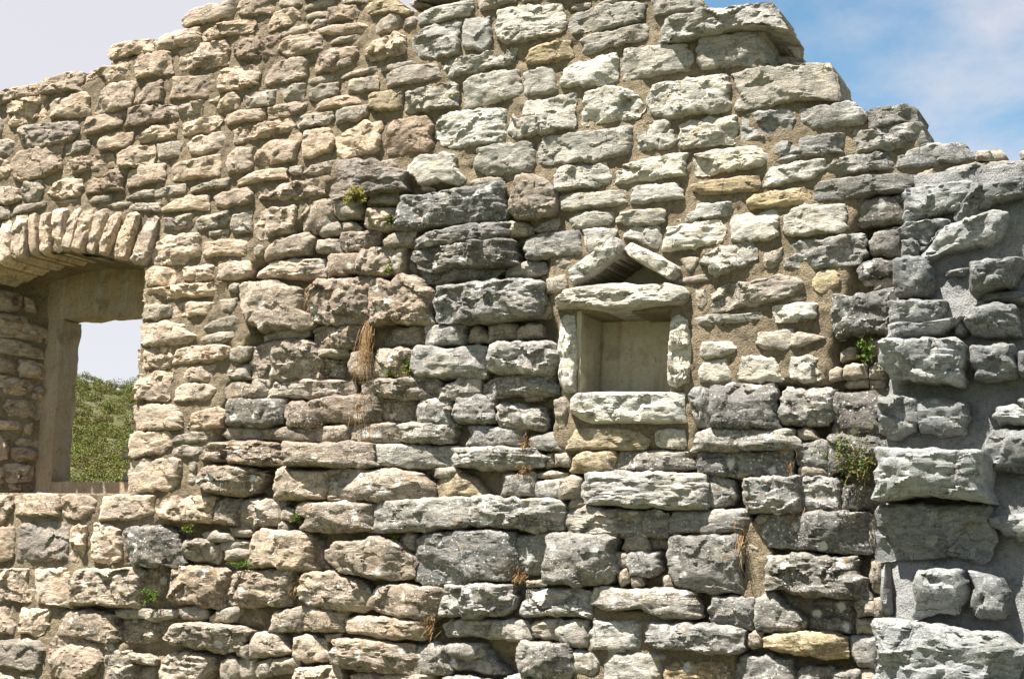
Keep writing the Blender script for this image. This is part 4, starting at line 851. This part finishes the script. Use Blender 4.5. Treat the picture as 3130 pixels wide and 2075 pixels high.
# arch soffit
nyS = 26; ss = []
Aw = np.array(ARCH)
tt = np.concatenate(([0], np.cumsum(np.hypot(*np.diff(Aw, axis=0).T)))); tu = np.linspace(0, tt[-1], 110)
ax_ = np.interp(tu, tt, Aw[:, 0]); az_ = np.interp(tu, tt, Aw[:, 1])
ys = np.linspace(0.012, D_REV + 0.02, nyS + 1)
SX, SY = np.meshgrid(ax_, ys); SZ = np.tile(az_, (nyS + 1, 1))
sn = 0.030 * fbm(SX / 0.10, SY / 0.22, 71, 4, 0.6)
SZ = SZ + sn + 0.03 * (SY / D_REV)
id_ = np.arange(SX.size).reshape(SX.shape)
q = np.stack((id_[:-1, :-1], id_[1:, :-1], id_[1:, 1:], id_[:-1, 1:]), -1).reshape(-1, 4)
ao = np.array(PARENT_W[arch_part])
sof = link("soffit", mesh_from("soffit", np.stack((SX.ravel(), SY.ravel(), SZ.ravel()), 1) - ao, q), M_MORTAR, arch_part)
# splayed left reveal: backing and stones
pA = np.array((jamb_l_x - 0.02, 0.02)); pB = np.array((stripx - 0.01, D_REV + 0.01))
ru = (pB - pA); rl = np.hypot(*ru); ru /= rl; rn = np.array((ru[1], -ru[0]))          # normal towards the opening
reveal = empty("window_reveal", Vector((pA[0], pA[1], SILL_Z)) - WALL_O, parent=wall); PARENT_W[reveal] = Vector((pA[0], pA[1], SILL_Z))
ga, gb = np.meshgrid(np.linspace(-0.02, rl + 0.02, 40), np.linspace(SILL_Z - 0.1, za + 0.2, 110))
gh = -0.012 + 0.012 * fbm(ga / 0.09, gb / 0.09, 33, 3)
Vr = np.stack((pA[0] + ru[0] * ga + rn[0] * gh, pA[1] + ru[1] * ga + rn[1] * gh, gb), -1).reshape(-1, 3)
id_ = np.arange(ga.size).reshape(ga.shape)
q = np.stack((id_[:-1, :-1], id_[:-1, 1:], id_[1:, 1:], id_[1:, :-1]), -1).reshape(-1, 4)
link("mortar_bed", mesh_from("mortar_bed", Vr - np.array(PARENT_W[reveal]), q), M_MORTAR, reveal)
def on_reveal(X, Y):
    d = fwd * FPX + rgt * (X - PW / 2) + upv * (PH / 2 - Y)
    nrm = np.array((rn[0], rn[1], 0)); t_ = (np.array((pA[0], pA[1], 0)) - EYE) @ nrm / (d @ nrm)
    p = EYE + d * t_
    return ((p[:2] - pA) @ ru, p[2])
for i, (code, px) in enumerate(parse(REVEAL)):
    poly = [on_reveal(X, Y) for X, Y in px]
    s = math.sqrt(abs(area_of(poly)))
    V, q, t = stone_geo(poly, 16, 7000 + i, 0.03, 0.012, 0.014, 0.1, 1, 4)
    Vw = np.stack((pA[0] + ru[0] * V[:, 0] + rn[0] * (V[:, 2] - .008), pA[1] + ru[1] * V[:, 0] + rn[1] * (V[:, 2] - .008), V[:, 1]), 1)
    if area_of(poly) > 0 and False: q = q[:, ::-1]
    o = Vw.mean(0)
    rs = np.random.RandomState(i)
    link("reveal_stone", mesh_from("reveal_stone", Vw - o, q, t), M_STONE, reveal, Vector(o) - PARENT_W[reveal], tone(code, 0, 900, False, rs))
rs = np.random.RandomState(19); z = SILL_Z + 0.02; rb_ = Batch()
while z < za - 0.12:
    hgt = rs.uniform(0.10, 0.18); a0 = 0.01
    while a0 < rl - 0.05:
        wd = min(rs.uniform(0.14, 0.26), rl - a0); p3 = pA + ru * (a0 + wd)
        X, Y = project(np.array([p3[0]]), np.array([p3[1]]), np.array([z + hgt / 2]))
        if X[0] < 4:
            e = 0.02; p = [(a0 + .01 + e, z + .01), (a0 + wd - .01 - e, z + .012), (a0 + wd - .01, z + .01 + e), (a0 + wd - .012, z + hgt - .01 - e), (a0 + wd - .01 - e, z + hgt - .01), (a0 + .01 + e, z + hgt - .012), (a0 + .01, z + hgt - .01 - e), (a0 + .01, z + .01 + e)]
            V, q, t = stone_geo(p, 11, int(rs.randint(1e6)), 0.028, 0.007, 0.010, 0.1, 1, 3, 0.94, 0.08, 0, 0.002, 0.4)
            rb_.add(np.stack((pA[0] + ru[0] * V[:, 0] + rn[0] * (V[:, 2] - .008), pA[1] + ru[1] * V[:, 0] + rn[1] * (V[:, 2] - .008), V[:, 1]), 1), q, t)
        a0 += wd
    z += hgt
if rb_.n: link("edge_stone", rb_.mesh("edge_stone", PARENT_W[reveal]), M_STONE, reveal, None, (0.32, 0.27, 0.21, 0.1))["kind"] = "stuff"
# sill course between the reveals is the wall itself; small outer jamb stones peep past the right-hand jamb
outer = [((1140, 700), (1220, 745)), ((1135, 1065), (1195, 1120)), ((1105, 1130), (1185, 1195)), ((1135, 1225), (1180, 1290)), ((1110, 1320), (1175, 1400))]
for i, (p0, p1) in enumerate(outer):
    a = unproj(p0[0] / 2.956, 1000 + p1[1] / 2.956, T_WALL - 0.03); b = unproj(p1[0] / 2.956 + 30, 1000 + p0[1] / 2.956, T_WALL - 0.03)
    b[0] = opR + 0.04
    poly = [(a[0], a[2] + .01), (b[0], a[2]), (b[0], b[2]), (a[0] + .02, b[2]), (a[0] + 0.004, (a[2] + b[2]) / 2 + 0.01)]
    V, q, t = stone_geo(poly, 12, 7600 + i, 0.02, 0.012, 0.012, 0.12, 1, 3)
    Vw = to_wall(V, T_WALL - 0.03); o = Vw.mean(0)
    link("jamb_stone", mesh_from("jamb_stone", Vw - o, q, t), M_STONE, surround, Vector(o) - PARENT_W[surround], (0.38, 0.35, 0.29, 0.2))

# ---- niche lining
nxs = [p[0] for p in NICHE]; nzs = [p[1] for p in NICHE]
gz = max(p[1] for p in GABLE)
PARENT_W[niche_part] = Vector((nx_, 0, nz_))
rough_box("back_panel", (min(nxs) - 0.08, 0.27, min(nzs) - 0.08), (max(nxs) + 0.08, 0.36, gz + 0.1), M_NICHE, niche_part, 0.010, 0.02, 21)
rough_box("side_panel", (min(nxs) - 0.07, 0.02, min(nzs) - 0.05), (min(nxs) + 0.024, 0.268, max(nzs) + 0.02), M_NICHE, niche_part, 0.008, 0.02, 22)
rough_box("side_panel", (max(nxs) - 0.006, 0.04, min(nzs) - 0.05), (max(nxs) + 0.07, 0.268, max(nzs) + 0.02), M_NICHE, niche_part, 0.003, 0.03, 23)
rough_box("ledge", (min(nxs) - 0.03, 0.04, min(nzs) - 0.06), (max(nxs) + 0.03, 0.268, min(nzs) + 0.012), M_NICHE, niche_part, 0.003, 0.03, 24)

# ------------------------------------------------------------------ broken cross wall at the right
zt = unproj(2230 * OV, 430 * OV, -0.05)[2]; zm = unproj(2230 * OV, 1090 * OV, -0.3)[2]
def yb(z):
    t = np.clip((zt - z) / (zt - zm), 0, 1); t = t * t * (3 - 2 * t)
    return -0.03 - 0.30 * t - 0.42 * np.clip(zm - z, 0, 0.9)
EDGE = ov([(2097, 430), (2092, 500), (2084, 570), (2070, 640), (2062, 720), (2050, 800), (2046, 900), (2042, 1000), (2036, 1080), (2036, 1250), (2044, 1350), (2050, 1450), (2044, 1568), (2044, 1700)])
def solve_y(X, Y):
    y = -0.2
    for _ in range(6): y = float(yb(unproj(X, Y, y)[2]))
    return y
ew = []
for X, Y in EDGE:
    p = unproj(X, Y, solve_y(X, Y)); ew.append((p[2], p[0]))
ew = np.array(sorted(ew)); 
CROSS_O = Vector((-0.4, -0.15, 0.0))
cross = empty("broken_cross_wall", CROSS_O, "broken stub of a cross wall with jutting grey stones and pale mortar", "wall")
cz = np.arange(-0.1, zt + 0.08, 0.014); ux = np.linspace(0, 1, 150)
ZZ, UU = np.meshgrid(cz, ux, indexing='ij')
xl = np.interp(cz, ew[:, 0], ew[:, 1])[:, None] + 0.012 * fbm(cz / 0.06, cz * 0, 77, 3)[:, None]
XX = xl + (1.25 - xl) * UU ** 1.15
YY = yb(ZZ) + 0.030 * fbm(XX / 0.22, ZZ / 0.17, 81, 4, 0.55) + 0.013 * fbm(XX / 0.05, ZZ / 0.042, 85, 3, .75) + 0.012 * np.abs(fbm(XX / 0.09, ZZ / 0.07, 88, 3))
rim = np.clip((XX - xl) / 0.05, 0, 1); YY = YY + 0.05 * (1 - rim) ** 2
id_ = np.arange(XX.size).reshape(XX.shape)
q = np.stack((id_[:-1, :-1], id_[:-1, 1:], id_[1:, 1:], id_[1:, :-1]), -1).reshape(-1, 4)
V = np.stack((XX.ravel(), YY.ravel(), ZZ.ravel()), 1)
k0 = len(V); L_ = id_[:, 0]; Vl = V[L_].copy(); Vl[:, 1] = 0.2; Vl[:, 0] += 0.02
i = np.arange(len(L_) - 1)
ql = np.stack((k0 + i, L_[:-1], L_[1:], k0 + i + 1), 1)
k1 = k0 + len(Vl); Tt = id_[-1, :]; Vt = V[Tt].copy(); Vt[:, 1] = 0.2
i = np.arange(len(Tt) - 1); qt = np.stack((Tt[:-1], Tt[1:], k1 + i + 1, k1 + i), 1)
k2 = k1 + len(Vt); R_ = id_[:, -1]; Vr = V[R_].copy(); Vr[:, 1] = 0.2
i = np.arange(len(R_) - 1); qr = np.stack((R_[:-1], k2 + i, k2 + i + 1, R_[1:]), 1)
V = np.concatenate((V, Vl, Vt, Vr)); q = np.concatenate((q, ql, qt, qr))
link("mortar", mesh_from("mortar", V - np.array(CROSS_O), q), M_GREYMORTAR, cross)
for i, (code, px) in enumerate(parse(CROSS)):
    letters = ''.join(ch for ch in code if ch.isalpha()); jut = float(''.join(ch for ch in code if ch.isdigit()) or 5) / 100
    c = centroid_of(px); yc = solve_y(c[0], c[1])
    yf = yc - jut * 1.15
    poly = [tuple(unproj(X, Y, yf)[[0, 2]]) for X, Y in px]
    s = math.sqrt(abs(area_of(poly)))
    rs = np.random.RandomState(300 + i)
    V, q, t = stone_geo(poly, int(np.clip(s / 0.0075, 14, 42)), 8000 + i * 3, min(0.06, 0.035 + jut * 0.2), 0.007, min(0.016, 0.07 * s), jut * 1.3 + 0.2, 1.1, 4, 0.97, 0.07, 0.10, 0.008, 0.62, 0.11)
    Vw = to_wall(V, yf); o = np.array((*centroid_of(poly), 0)); o = np.array((o[0], yf, o[1]))
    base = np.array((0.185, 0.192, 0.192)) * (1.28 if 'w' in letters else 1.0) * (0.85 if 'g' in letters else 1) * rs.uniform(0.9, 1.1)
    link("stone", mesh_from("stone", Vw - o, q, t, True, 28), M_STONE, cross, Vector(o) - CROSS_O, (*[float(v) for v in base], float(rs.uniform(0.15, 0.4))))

# beyond the surveyed part the stub goes on as the same rough rubble
cb = Batch(); rs = np.random.RandomState(71); z = 0.02
while z < zt - 0.05:
    hgt = rs.uniform(0.16, 0.30); x = -1.3
    while x < 1.1:
        wd = rs.uniform(0.20, 0.48); mx, mz = x + wd / 2, z + hgt / 2; y = float(yb(mz))
        X, Y = project(np.array([x, x + wd]), np.array([y, y]), np.array([z + hgt, z]))
        if (X[0] > PW + 70 or Y[0] > PH + 60) and rs.rand() < 0.97 and z + hgt < zt - 0.03:
            g_ = 0.016; e = 0.2 * min(wd, hgt); j = lambda: rs.uniform(0, 1) * e
            p = [(x + g_ + j(), z + g_), (x + wd - g_ - j(), z + g_ + j() * .3), (x + wd - g_, z + g_ + j()), (x + wd - g_ - j() * .3, z + hgt - g_ - j()), (x + wd - g_ - j(), z + hgt - g_), (x + g_ + j(), z + hgt - g_ - j() * .3), (x + g_, z + hgt - g_ - j()), (x + g_ + j() * .3, z + g_ + j())]
            V, q, t = stone_geo(p, 14, int(rs.randint(1e6)), 0.04, 0.008, 0.014, 0.3, 1.1, 4, 0.97, 0.07, 0.1, 0.0, 0.55)
            cb.add(to_wall(V, y - rs.uniform(0.0, 0.06)), q, t)
        x += wd
    z += hgt
if cb.n:
    link("rubble_stone", cb.mesh("rubble_stone", CROSS_O), M_STONE, cross, None, (0.19, 0.195, 0.19, 0.3))["kind"] = "stuff"

# ------------------------------------------------------------------ ground, hill, wood
def structure(o): o["kind"] = "structure"; return o
gx, gy = np.meshgrid(np.linspace(-1, 1, 121), np.linspace(-1, 1, 121))
gx = np.sign(gx) * np.abs(gx) ** 3 * 3000; gy = np.sign(gy) * np.abs(gy) ** 3 * 3000
gz_ = 0.05 * fbm(gx / 1.3, gy / 1.3, 5, 3) * np.clip(np.hypot(gx, gy) / 6, 0.2, 1)
id_ = np.arange(gx.size).reshape(gx.shape)
q = np.stack((id_[:-1, :-1], id_[:-1, 1:], id_[1:, 1:], id_[1:, :-1]), -1).reshape(-1, 4)
structure(link("ground", mesh_from("ground", np.stack((gx.ravel(), gy.ravel(), gz_.ravel()), 1), q), M_GROUND))

HAZ = math.radians(27 + 15.7)             # bearing of the hill seen through the window, left of +y
def hill_h(d, th):
    t = np.clip((d - 215) / (425 - 215), 0, 1)
    el = 2.4 + (6.95 * (1 - 0.9 * th) + 0.35 * vnoise(th * 40 + 3, th * 0, 5) - 2.4) * t
    z = np.minimum(d, 425) * np.tan(np.radians(el))
    return z * np.clip((d - 70) / 145, 0, 1) - np.clip(d - 425, 0, 1e9) * 0.15 - 0.6
tds, tth = np.meshgrid(np.concatenate((np.linspace(70, 430, 60), [520, 700])), np.linspace(-0.75, 0.75, 90), indexing='ij')
hx = EYE[0] - np.sin(HAZ - tth) * tds; hy = EYE[1] + np.cos(HAZ - tth) * tds
hz = hill_h(tds, tth) + 0.8 * fbm(hx / 14, hy / 14, 8, 3)
id_ = np.arange(hx.size).reshape(hx.shape)
q = np.stack((id_[:-1, :-1], id_[:-1, 1:], id_[1:, 1:], id_[1:, :-1]), -1).reshape(-1, 4)
structure(link("hillside", mesh_from("hillside", np.stack((hx.ravel(), hy.ravel(), hz.ravel()), 1), q), M_HILL))
rs = np.random.RandomState(3)
NC, NL = 2300, 235
cd = np.sqrt(rs.uniform(212 ** 2, 430 ** 2, NC)); cth = rs.uniform(-0.17, 0.17, NC)
ccx = EYE[0] - np.sin(HAZ - cth) * cd; ccy = EYE[1] + np.cos(HAZ - cth) * cd; ccz = hill_h(cd, cth)
cr = rs.uniform(0.9, 1.6, NC) * rs.choice((1.0, 1.35, 2.0), NC, p=(0.5, 0.35, 0.15))
dirs = rs.normal(size=(NC, NL, 3)); dirs /= np.linalg.norm(dirs, axis=2, keepdims=True); dirs[..., 2] = np.abs(dirs[..., 2]) * 1.0 - 0.15
rad = cr[:, None, None] * rs.uniform(0.72, 1.08, (NC, NL, 1))
ctr = np.stack((ccx, ccy, ccz + cr * 0.5), 1)[:, None, :] + dirs * rad * np.array((1, 1, 0.95))
sz = rs.uniform(0.10, 0.20, (NC, NL, 1))
nn_ = dirs + rs.normal(size=dirs.shape) * 0.55; nn_ /= np.linalg.norm(nn_, axis=2, keepdims=True)
t1 = np.cross(nn_, rs.normal(size=dirs.shape)); t1 /= np.linalg.norm(t1, axis=2, keepdims=True); t2 = np.cross(nn_, t1)
quad = np.stack((ctr - t1 * sz, ctr - t2 * sz * 0.7, ctr + t1 * sz, ctr + t2 * sz * 0.7), 2).reshape(-1, 3)
wood = link("far_wood", mesh_from("far_wood", quad, np.arange(len(quad)).reshape(-1, 4), None, False), M_WOOD)
wood["kind"] = "stuff"; wood["label"] = "green scrub wood on the far hillside seen through the window"; wood["category"] = "wood"

# ------------------------------------------------------------------ plants rooted in the joints
class Ribbons:
    def __init__(self): self.V = []; self.Q = []
    def ribbon(self, pts, w0, w1, side):
        k = len(self.V); n = len(pts)
        for i, p in enumerate(pts):
            w = w0 + (w1 - w0) * i / (n - 1)
            self.V.append(p - side * w); self.V.append(p + side * w)
        for i in range(n - 1): self.Q.append((k + 2 * i, k + 2 * i + 1, k + 2 * i + 3, k + 2 * i + 2))
    def leaf(self, p, d, nrm, ln, wd):
        d = d / (np.linalg.norm(d) + 1e-9); s = np.cross(d, nrm); s = s / (np.linalg.norm(s) + 1e-9)
        k = len(self.V); bend = np.cross(s, d) * ln * 0.12
        self.V += [p, p + d * ln * .45 + s * wd + bend, p + d * ln, p + d * ln * .45 - s * wd + bend]
        self.Q.append((k, k + 1, k + 2, k + 3))
    def mesh(self, name, o): return mesh_from(name, np.array(self.V) - o, np.array(self.Q), None, False)

def rnd(rs, s=1.0): return rs.normal(size=3) * s
def at_px(x, y, yw=-0.02): return unproj(x * OV, y * OV, yw)

def plant_obj(name, label, cat, base, parts, group=None):
    e = empty(name, Vector(base), label, cat, None, group)
    for nm, rb, mat in parts:
        if rb.V: link(nm, rb.mesh(nm, np.array(base)), mat, e)["kind"] = "stuff"       # fine foliage, far too small to pick apart
    return e

def fern(x, y, size, label, seed, n=11):
    rs = np.random.RandomState(seed); b = at_px(x, y, -0.05); lf = Ribbons(); stm = Ribbons()
    for k in range(n):
        an = math.pi * (0.02 + 0.96 * k / (n - 1)) + rs.uniform(-.15, .15)
        d = np.array((math.cos(an), -0.55 - 0.3 * rs.rand(), math.sin(an) * 0.8 + 0.1)); d /= np.linalg.norm(d)
        ln = size * rs.uniform(0.7, 1.1); pts = []
        for t in np.linspace(0, 1, 9): pts.append(b + d * ln * t + np.array((0, 0, -0.35 * ln * t * t)))
        side = np.cross(d, (0, -1, 0.2)); side /= np.linalg.norm(side) + 1e-9
        stm.ribbon(pts, 0.0016, 0.0008, side)
        for i in range(1, 9):
            for sg in (-1, 1):
                w = size * 0.22 * (1 - (i / 9.0) ** 1.5) + 0.004
                lf.leaf(pts[i], side * sg + d * 0.45 + rnd(rs, .08), np.array((0, -1, .6)) + rnd(rs, .15), w, w * 0.30)
    return plant_obj("fern", label, "fern", b, [("frond_leaflets", lf, M_FERN), ("frond_stalk", stm, M_FERN)])

def clump(name, x, y, w, h, label, seed, n=160, leaf=0.012, mat=None, cat="plant", droop=0.0):
    rs = np.random.RandomState(seed); b = at_px(x, y, 0.0); lf = Ribbons(); stm = Ribbons()
    for k in range(max(5, n // 10)):
        tip = b + np.array((rs.uniform(-1, 1) * w, -0.015 - rs.rand() * 0.4 * min(w, h), (rs.uniform(0.1, 1.0) - droop) * h))
        root = b + np.array((rs.uniform(-.3, .3) * w, 0.02, rs.uniform(-.1, .1) * h))
        ctl = (root + tip) / 2 + np.array((0, -0.3 * w, 0.15 * h))
        pts = [root * (1 - t) ** 2 + ctl * 2 * t * (1 - t) + tip * t * t for t in np.linspace(0, 1, 7)]
        stm.ribbon(pts, 0.0013, 0.0007, np.array((1, 0, 0.2)))
        for q_ in range(10):
            t = rs.uniform(0.15, 1.0); p = root * (1 - t) ** 2 + ctl * 2 * t * (1 - t) + tip * t * t
            lf.leaf(p, rnd(rs) + np.array((0, -.4, .5)), rnd(rs) + np.array((0, -1, .8)), leaf * rs.uniform(.7, 1.5), leaf * rs.uniform(.25, .42))
    return plant_obj(name, label, cat, b, [("leaf", lf, mat or M_GREEN), ("stem", stm, M_OLIVE)])

def dry(x, y, w, length, label, seed, n=40, up=0.0, curl=0.5, name="dry_grass"):
    rs = np.random.RandomState(seed); b = at_px(x, y, 0.0); st_ = Ribbons()
    for k in range(n):
        root = b + np.array((rs.normal() * 0.5 * w, rs.uniform(0.01, 0.04), -rs.rand() ** 1.5 * length * 0.45))
        ln = length * rs.uniform(0.25, 0.75)
        d = np.array((rs.normal() * 0.16, -0.08 - 0.10 * rs.rand(), -1.0 if rs.rand() > up else 0.7)); d /= np.linalg.norm(d)
        ph = rs.uniform(0, 6.3, 3); am = rs.uniform(0.02, 0.09, 3) * ln * (1 + curl)
        pts = []
        for t in np.linspace(0, 1, 11):
            p = root + d * ln * t + np.array((am[0] * math.sin(5 * t + ph[0]) * t, -0.02 - 0.025 * math.sin(t * 2.6), am[2] * math.sin(4 * t + ph[2]) * t * 0.6))
            pts.append(p)
        sd = np.array((1, 0, rs.uniform(-.5, .5)))
        st_.ribbon(pts, rs.uniform(0.0007, 0.0013), 0.0004, sd)
        if rs.rand() < .5:
            for j in (3, 5, 8): st_.leaf(pts[j], rnd(rs) + np.array((0, -.3, -.2)), rnd(rs), rs.uniform(0.008, 0.022), 0.0016)
    return plant_obj(name, label, "plant", b, [("stem", st_, M_DRY)])

fern(832, 462, 0.13, "small yellow green fern sprouting from a joint below a brown stone", 1)
clump("moss_tuft", 905, 515, 0.035, 0.06, "dense olive moss tuft beside a large grey stone end", 2, 420, 0.010, M_OLIVE, "moss", 0.35)
clump("moss_tuft", 882, 478, 0.05, 0.02, "thin moss strip on a ledge just right of the fern", 3, 120, 0.008, M_OLIVE, "moss", 0.3)
clump("weed", 1163, 612, 0.05, 0.05, "bright green leafy weed on the long joint left of the gabled niche", 4, 110, 0.022)
clump("weed", 900, 628, 0.03, 0.09, "yellow green weed strip in a vertical joint between two grey blocks", 5, 110, 0.012, M_GREEN, "plant", 0.4)
clump("weed", 942, 862, 0.035, 0.09, "upright green weed beside the dry hanging grass", 6, 90, 0.016, M_GREEN, "plant", 0.1)
clump("weed", 905, 872, 0.06, 0.03, "low green weed at the foot of the dry hanging grass", 61, 80, 0.012)
clump("weed", 438, 1232, 0.05, 0.055, "green weed tuft below the right end of the window sill course", 7, 150, 0.012)
clump("weed", 352, 1385, 0.07, 0.10, "trailing green weed in a recess at the lower left", 8, 190, 0.013, M_GREEN, "plant", 0.35)
clump("weed", 562, 1308, 0.09, 0.05, "mossy green weed on a ledge above a flat brown block", 9, 200, 0.011, M_GREEN, "plant", 0.3)
clump("weed", 688, 1208, 0.03, 0.06, "small green sprig left of a long rounded brown stone", 10, 90, 0.012)
clump("weed", 912, 1250, 0.03, 0.11, "slender green creeper hanging below a long lichened stone", 11, 110, 0.012, M_GREEN, "plant", 0.6)
clump("weed", 845, 1475, 0.012, 0.05, "tiny single green sprig low down under a pale squarish stone", 12, 50, 0.010)
clump("weed", 2003, 830, 0.045, 0.17, "thin light green weed in the shaded corner by the cross wall", 13, 110, 0.016, M_GREEN, "plant", 0.35)
dry(853, 735, 0.030, 0.36, "long tuft of dry orange grass hanging between old grey blocks", 14, 110)
dry(722, 655, 0.014, 0.22, "thin dry grass hanging right of a big eight sided stone", 15, 16)
dry(838, 905, 0.05, 0.22, "sparse dry straw hanging over two dark stones in the middle", 16, 26)
dry(690, 1350, 0.045, 0.11, "pale dry twig curled against a lichened stone", 17, 18, 0.2, 1.2, "dry_twig")
dry(993, 1440, 0.05, 0.10, "brown dry tuft in a vertical joint near the bottom centre", 18, 46, 0.5, 0.9)
dry(1203, 1325, 0.04, 0.06, "short rusty dry tuft under a wide weathered stone", 19, 40, 0.3, 0.8)
dry(1214, 1018, 0.035, 0.06, "small rusty tuft in the joint left of the niche's lower course", 20, 36, 0.5, 0.8)
dry(1215, 1085, 0.05, 0.04, "flat straw coloured tuft on a ledge below long flat stones", 21, 40, 0.5, 0.8)
dry(1838, 1165, 0.035, 0.11, "straw coloured tuft drooping over a long dark grey stone", 22, 50, 0.1, 0.5)
dry(1712, 1235, 0.02, 0.16, "rust brown dried stalks beside a square grey block", 23, 30, 0.1, 0.4)
dry(1668, 1000, 0.02, 0.10, "two thin golden stalks leaning over a long pale stone", 24, 6, 0.5, 0.7)
dry(1828, 1080, 0.03, 0.12, "fine dry stems in the gap under a tilted square stone", 25, 10, 0.5, 0.9)

# the bushy shrub in the corner by the cross wall
def shrub(x, y, label, seed):
    rs = np.random.RandomState(seed); b = at_px(x, y, 0.02); lf = Ribbons(); stm = Ribbons(); dr = Ribbons()
    for k in range(36):
        tip = b + np.array((rs.normal(-0.02, 0.085), -0.05 - 0.13 * rs.rand(), rs.normal(0.0, 0.085) + 0.01))
        if k % 6 == 0: tip = b + np.array((rs.uniform(-.2, .05), -.08 - .08 * rs.rand(), rs.uniform(.08, .2)))
        ctl = (b + tip) / 2 + np.array((rs.normal(0, .03), -0.05, 0.04))
        f = lambda t: b * (1 - t) ** 2 + ctl * 2 * t * (1 - t) + tip * t * t
        stm.ribbon([f(t) for t in np.linspace(0, 1, 8)], 0.0020, 0.0008, np.array((1, 0, 0.3)))
        for q_ in range(20):
            t = rs.uniform(0.25, 1.0); tgt = dr if rs.rand() < 0.10 else lf
            tgt.leaf(f(t) + rnd(rs, 0.010), rnd(rs) + np.array((0, -.3, .3)), rnd(rs) + np.array((-.3, -.8, 1)), rs.uniform(.010, .020), rs.uniform(.003, .006))
    plant_obj("shrub", label, "shrub", b, [("leaf", lf, M_OLIVE), ("stem", stm, M_DRY), ("dry_leaf", dr, M_DRY)])
    for o in bpy.data.objects:
        if o.name.startswith("dry_leaf"): o["kind"] = "stuff"
shrub(1995, 1092, "bushy dark green shrub growing from the corner by the cross wall", 31)
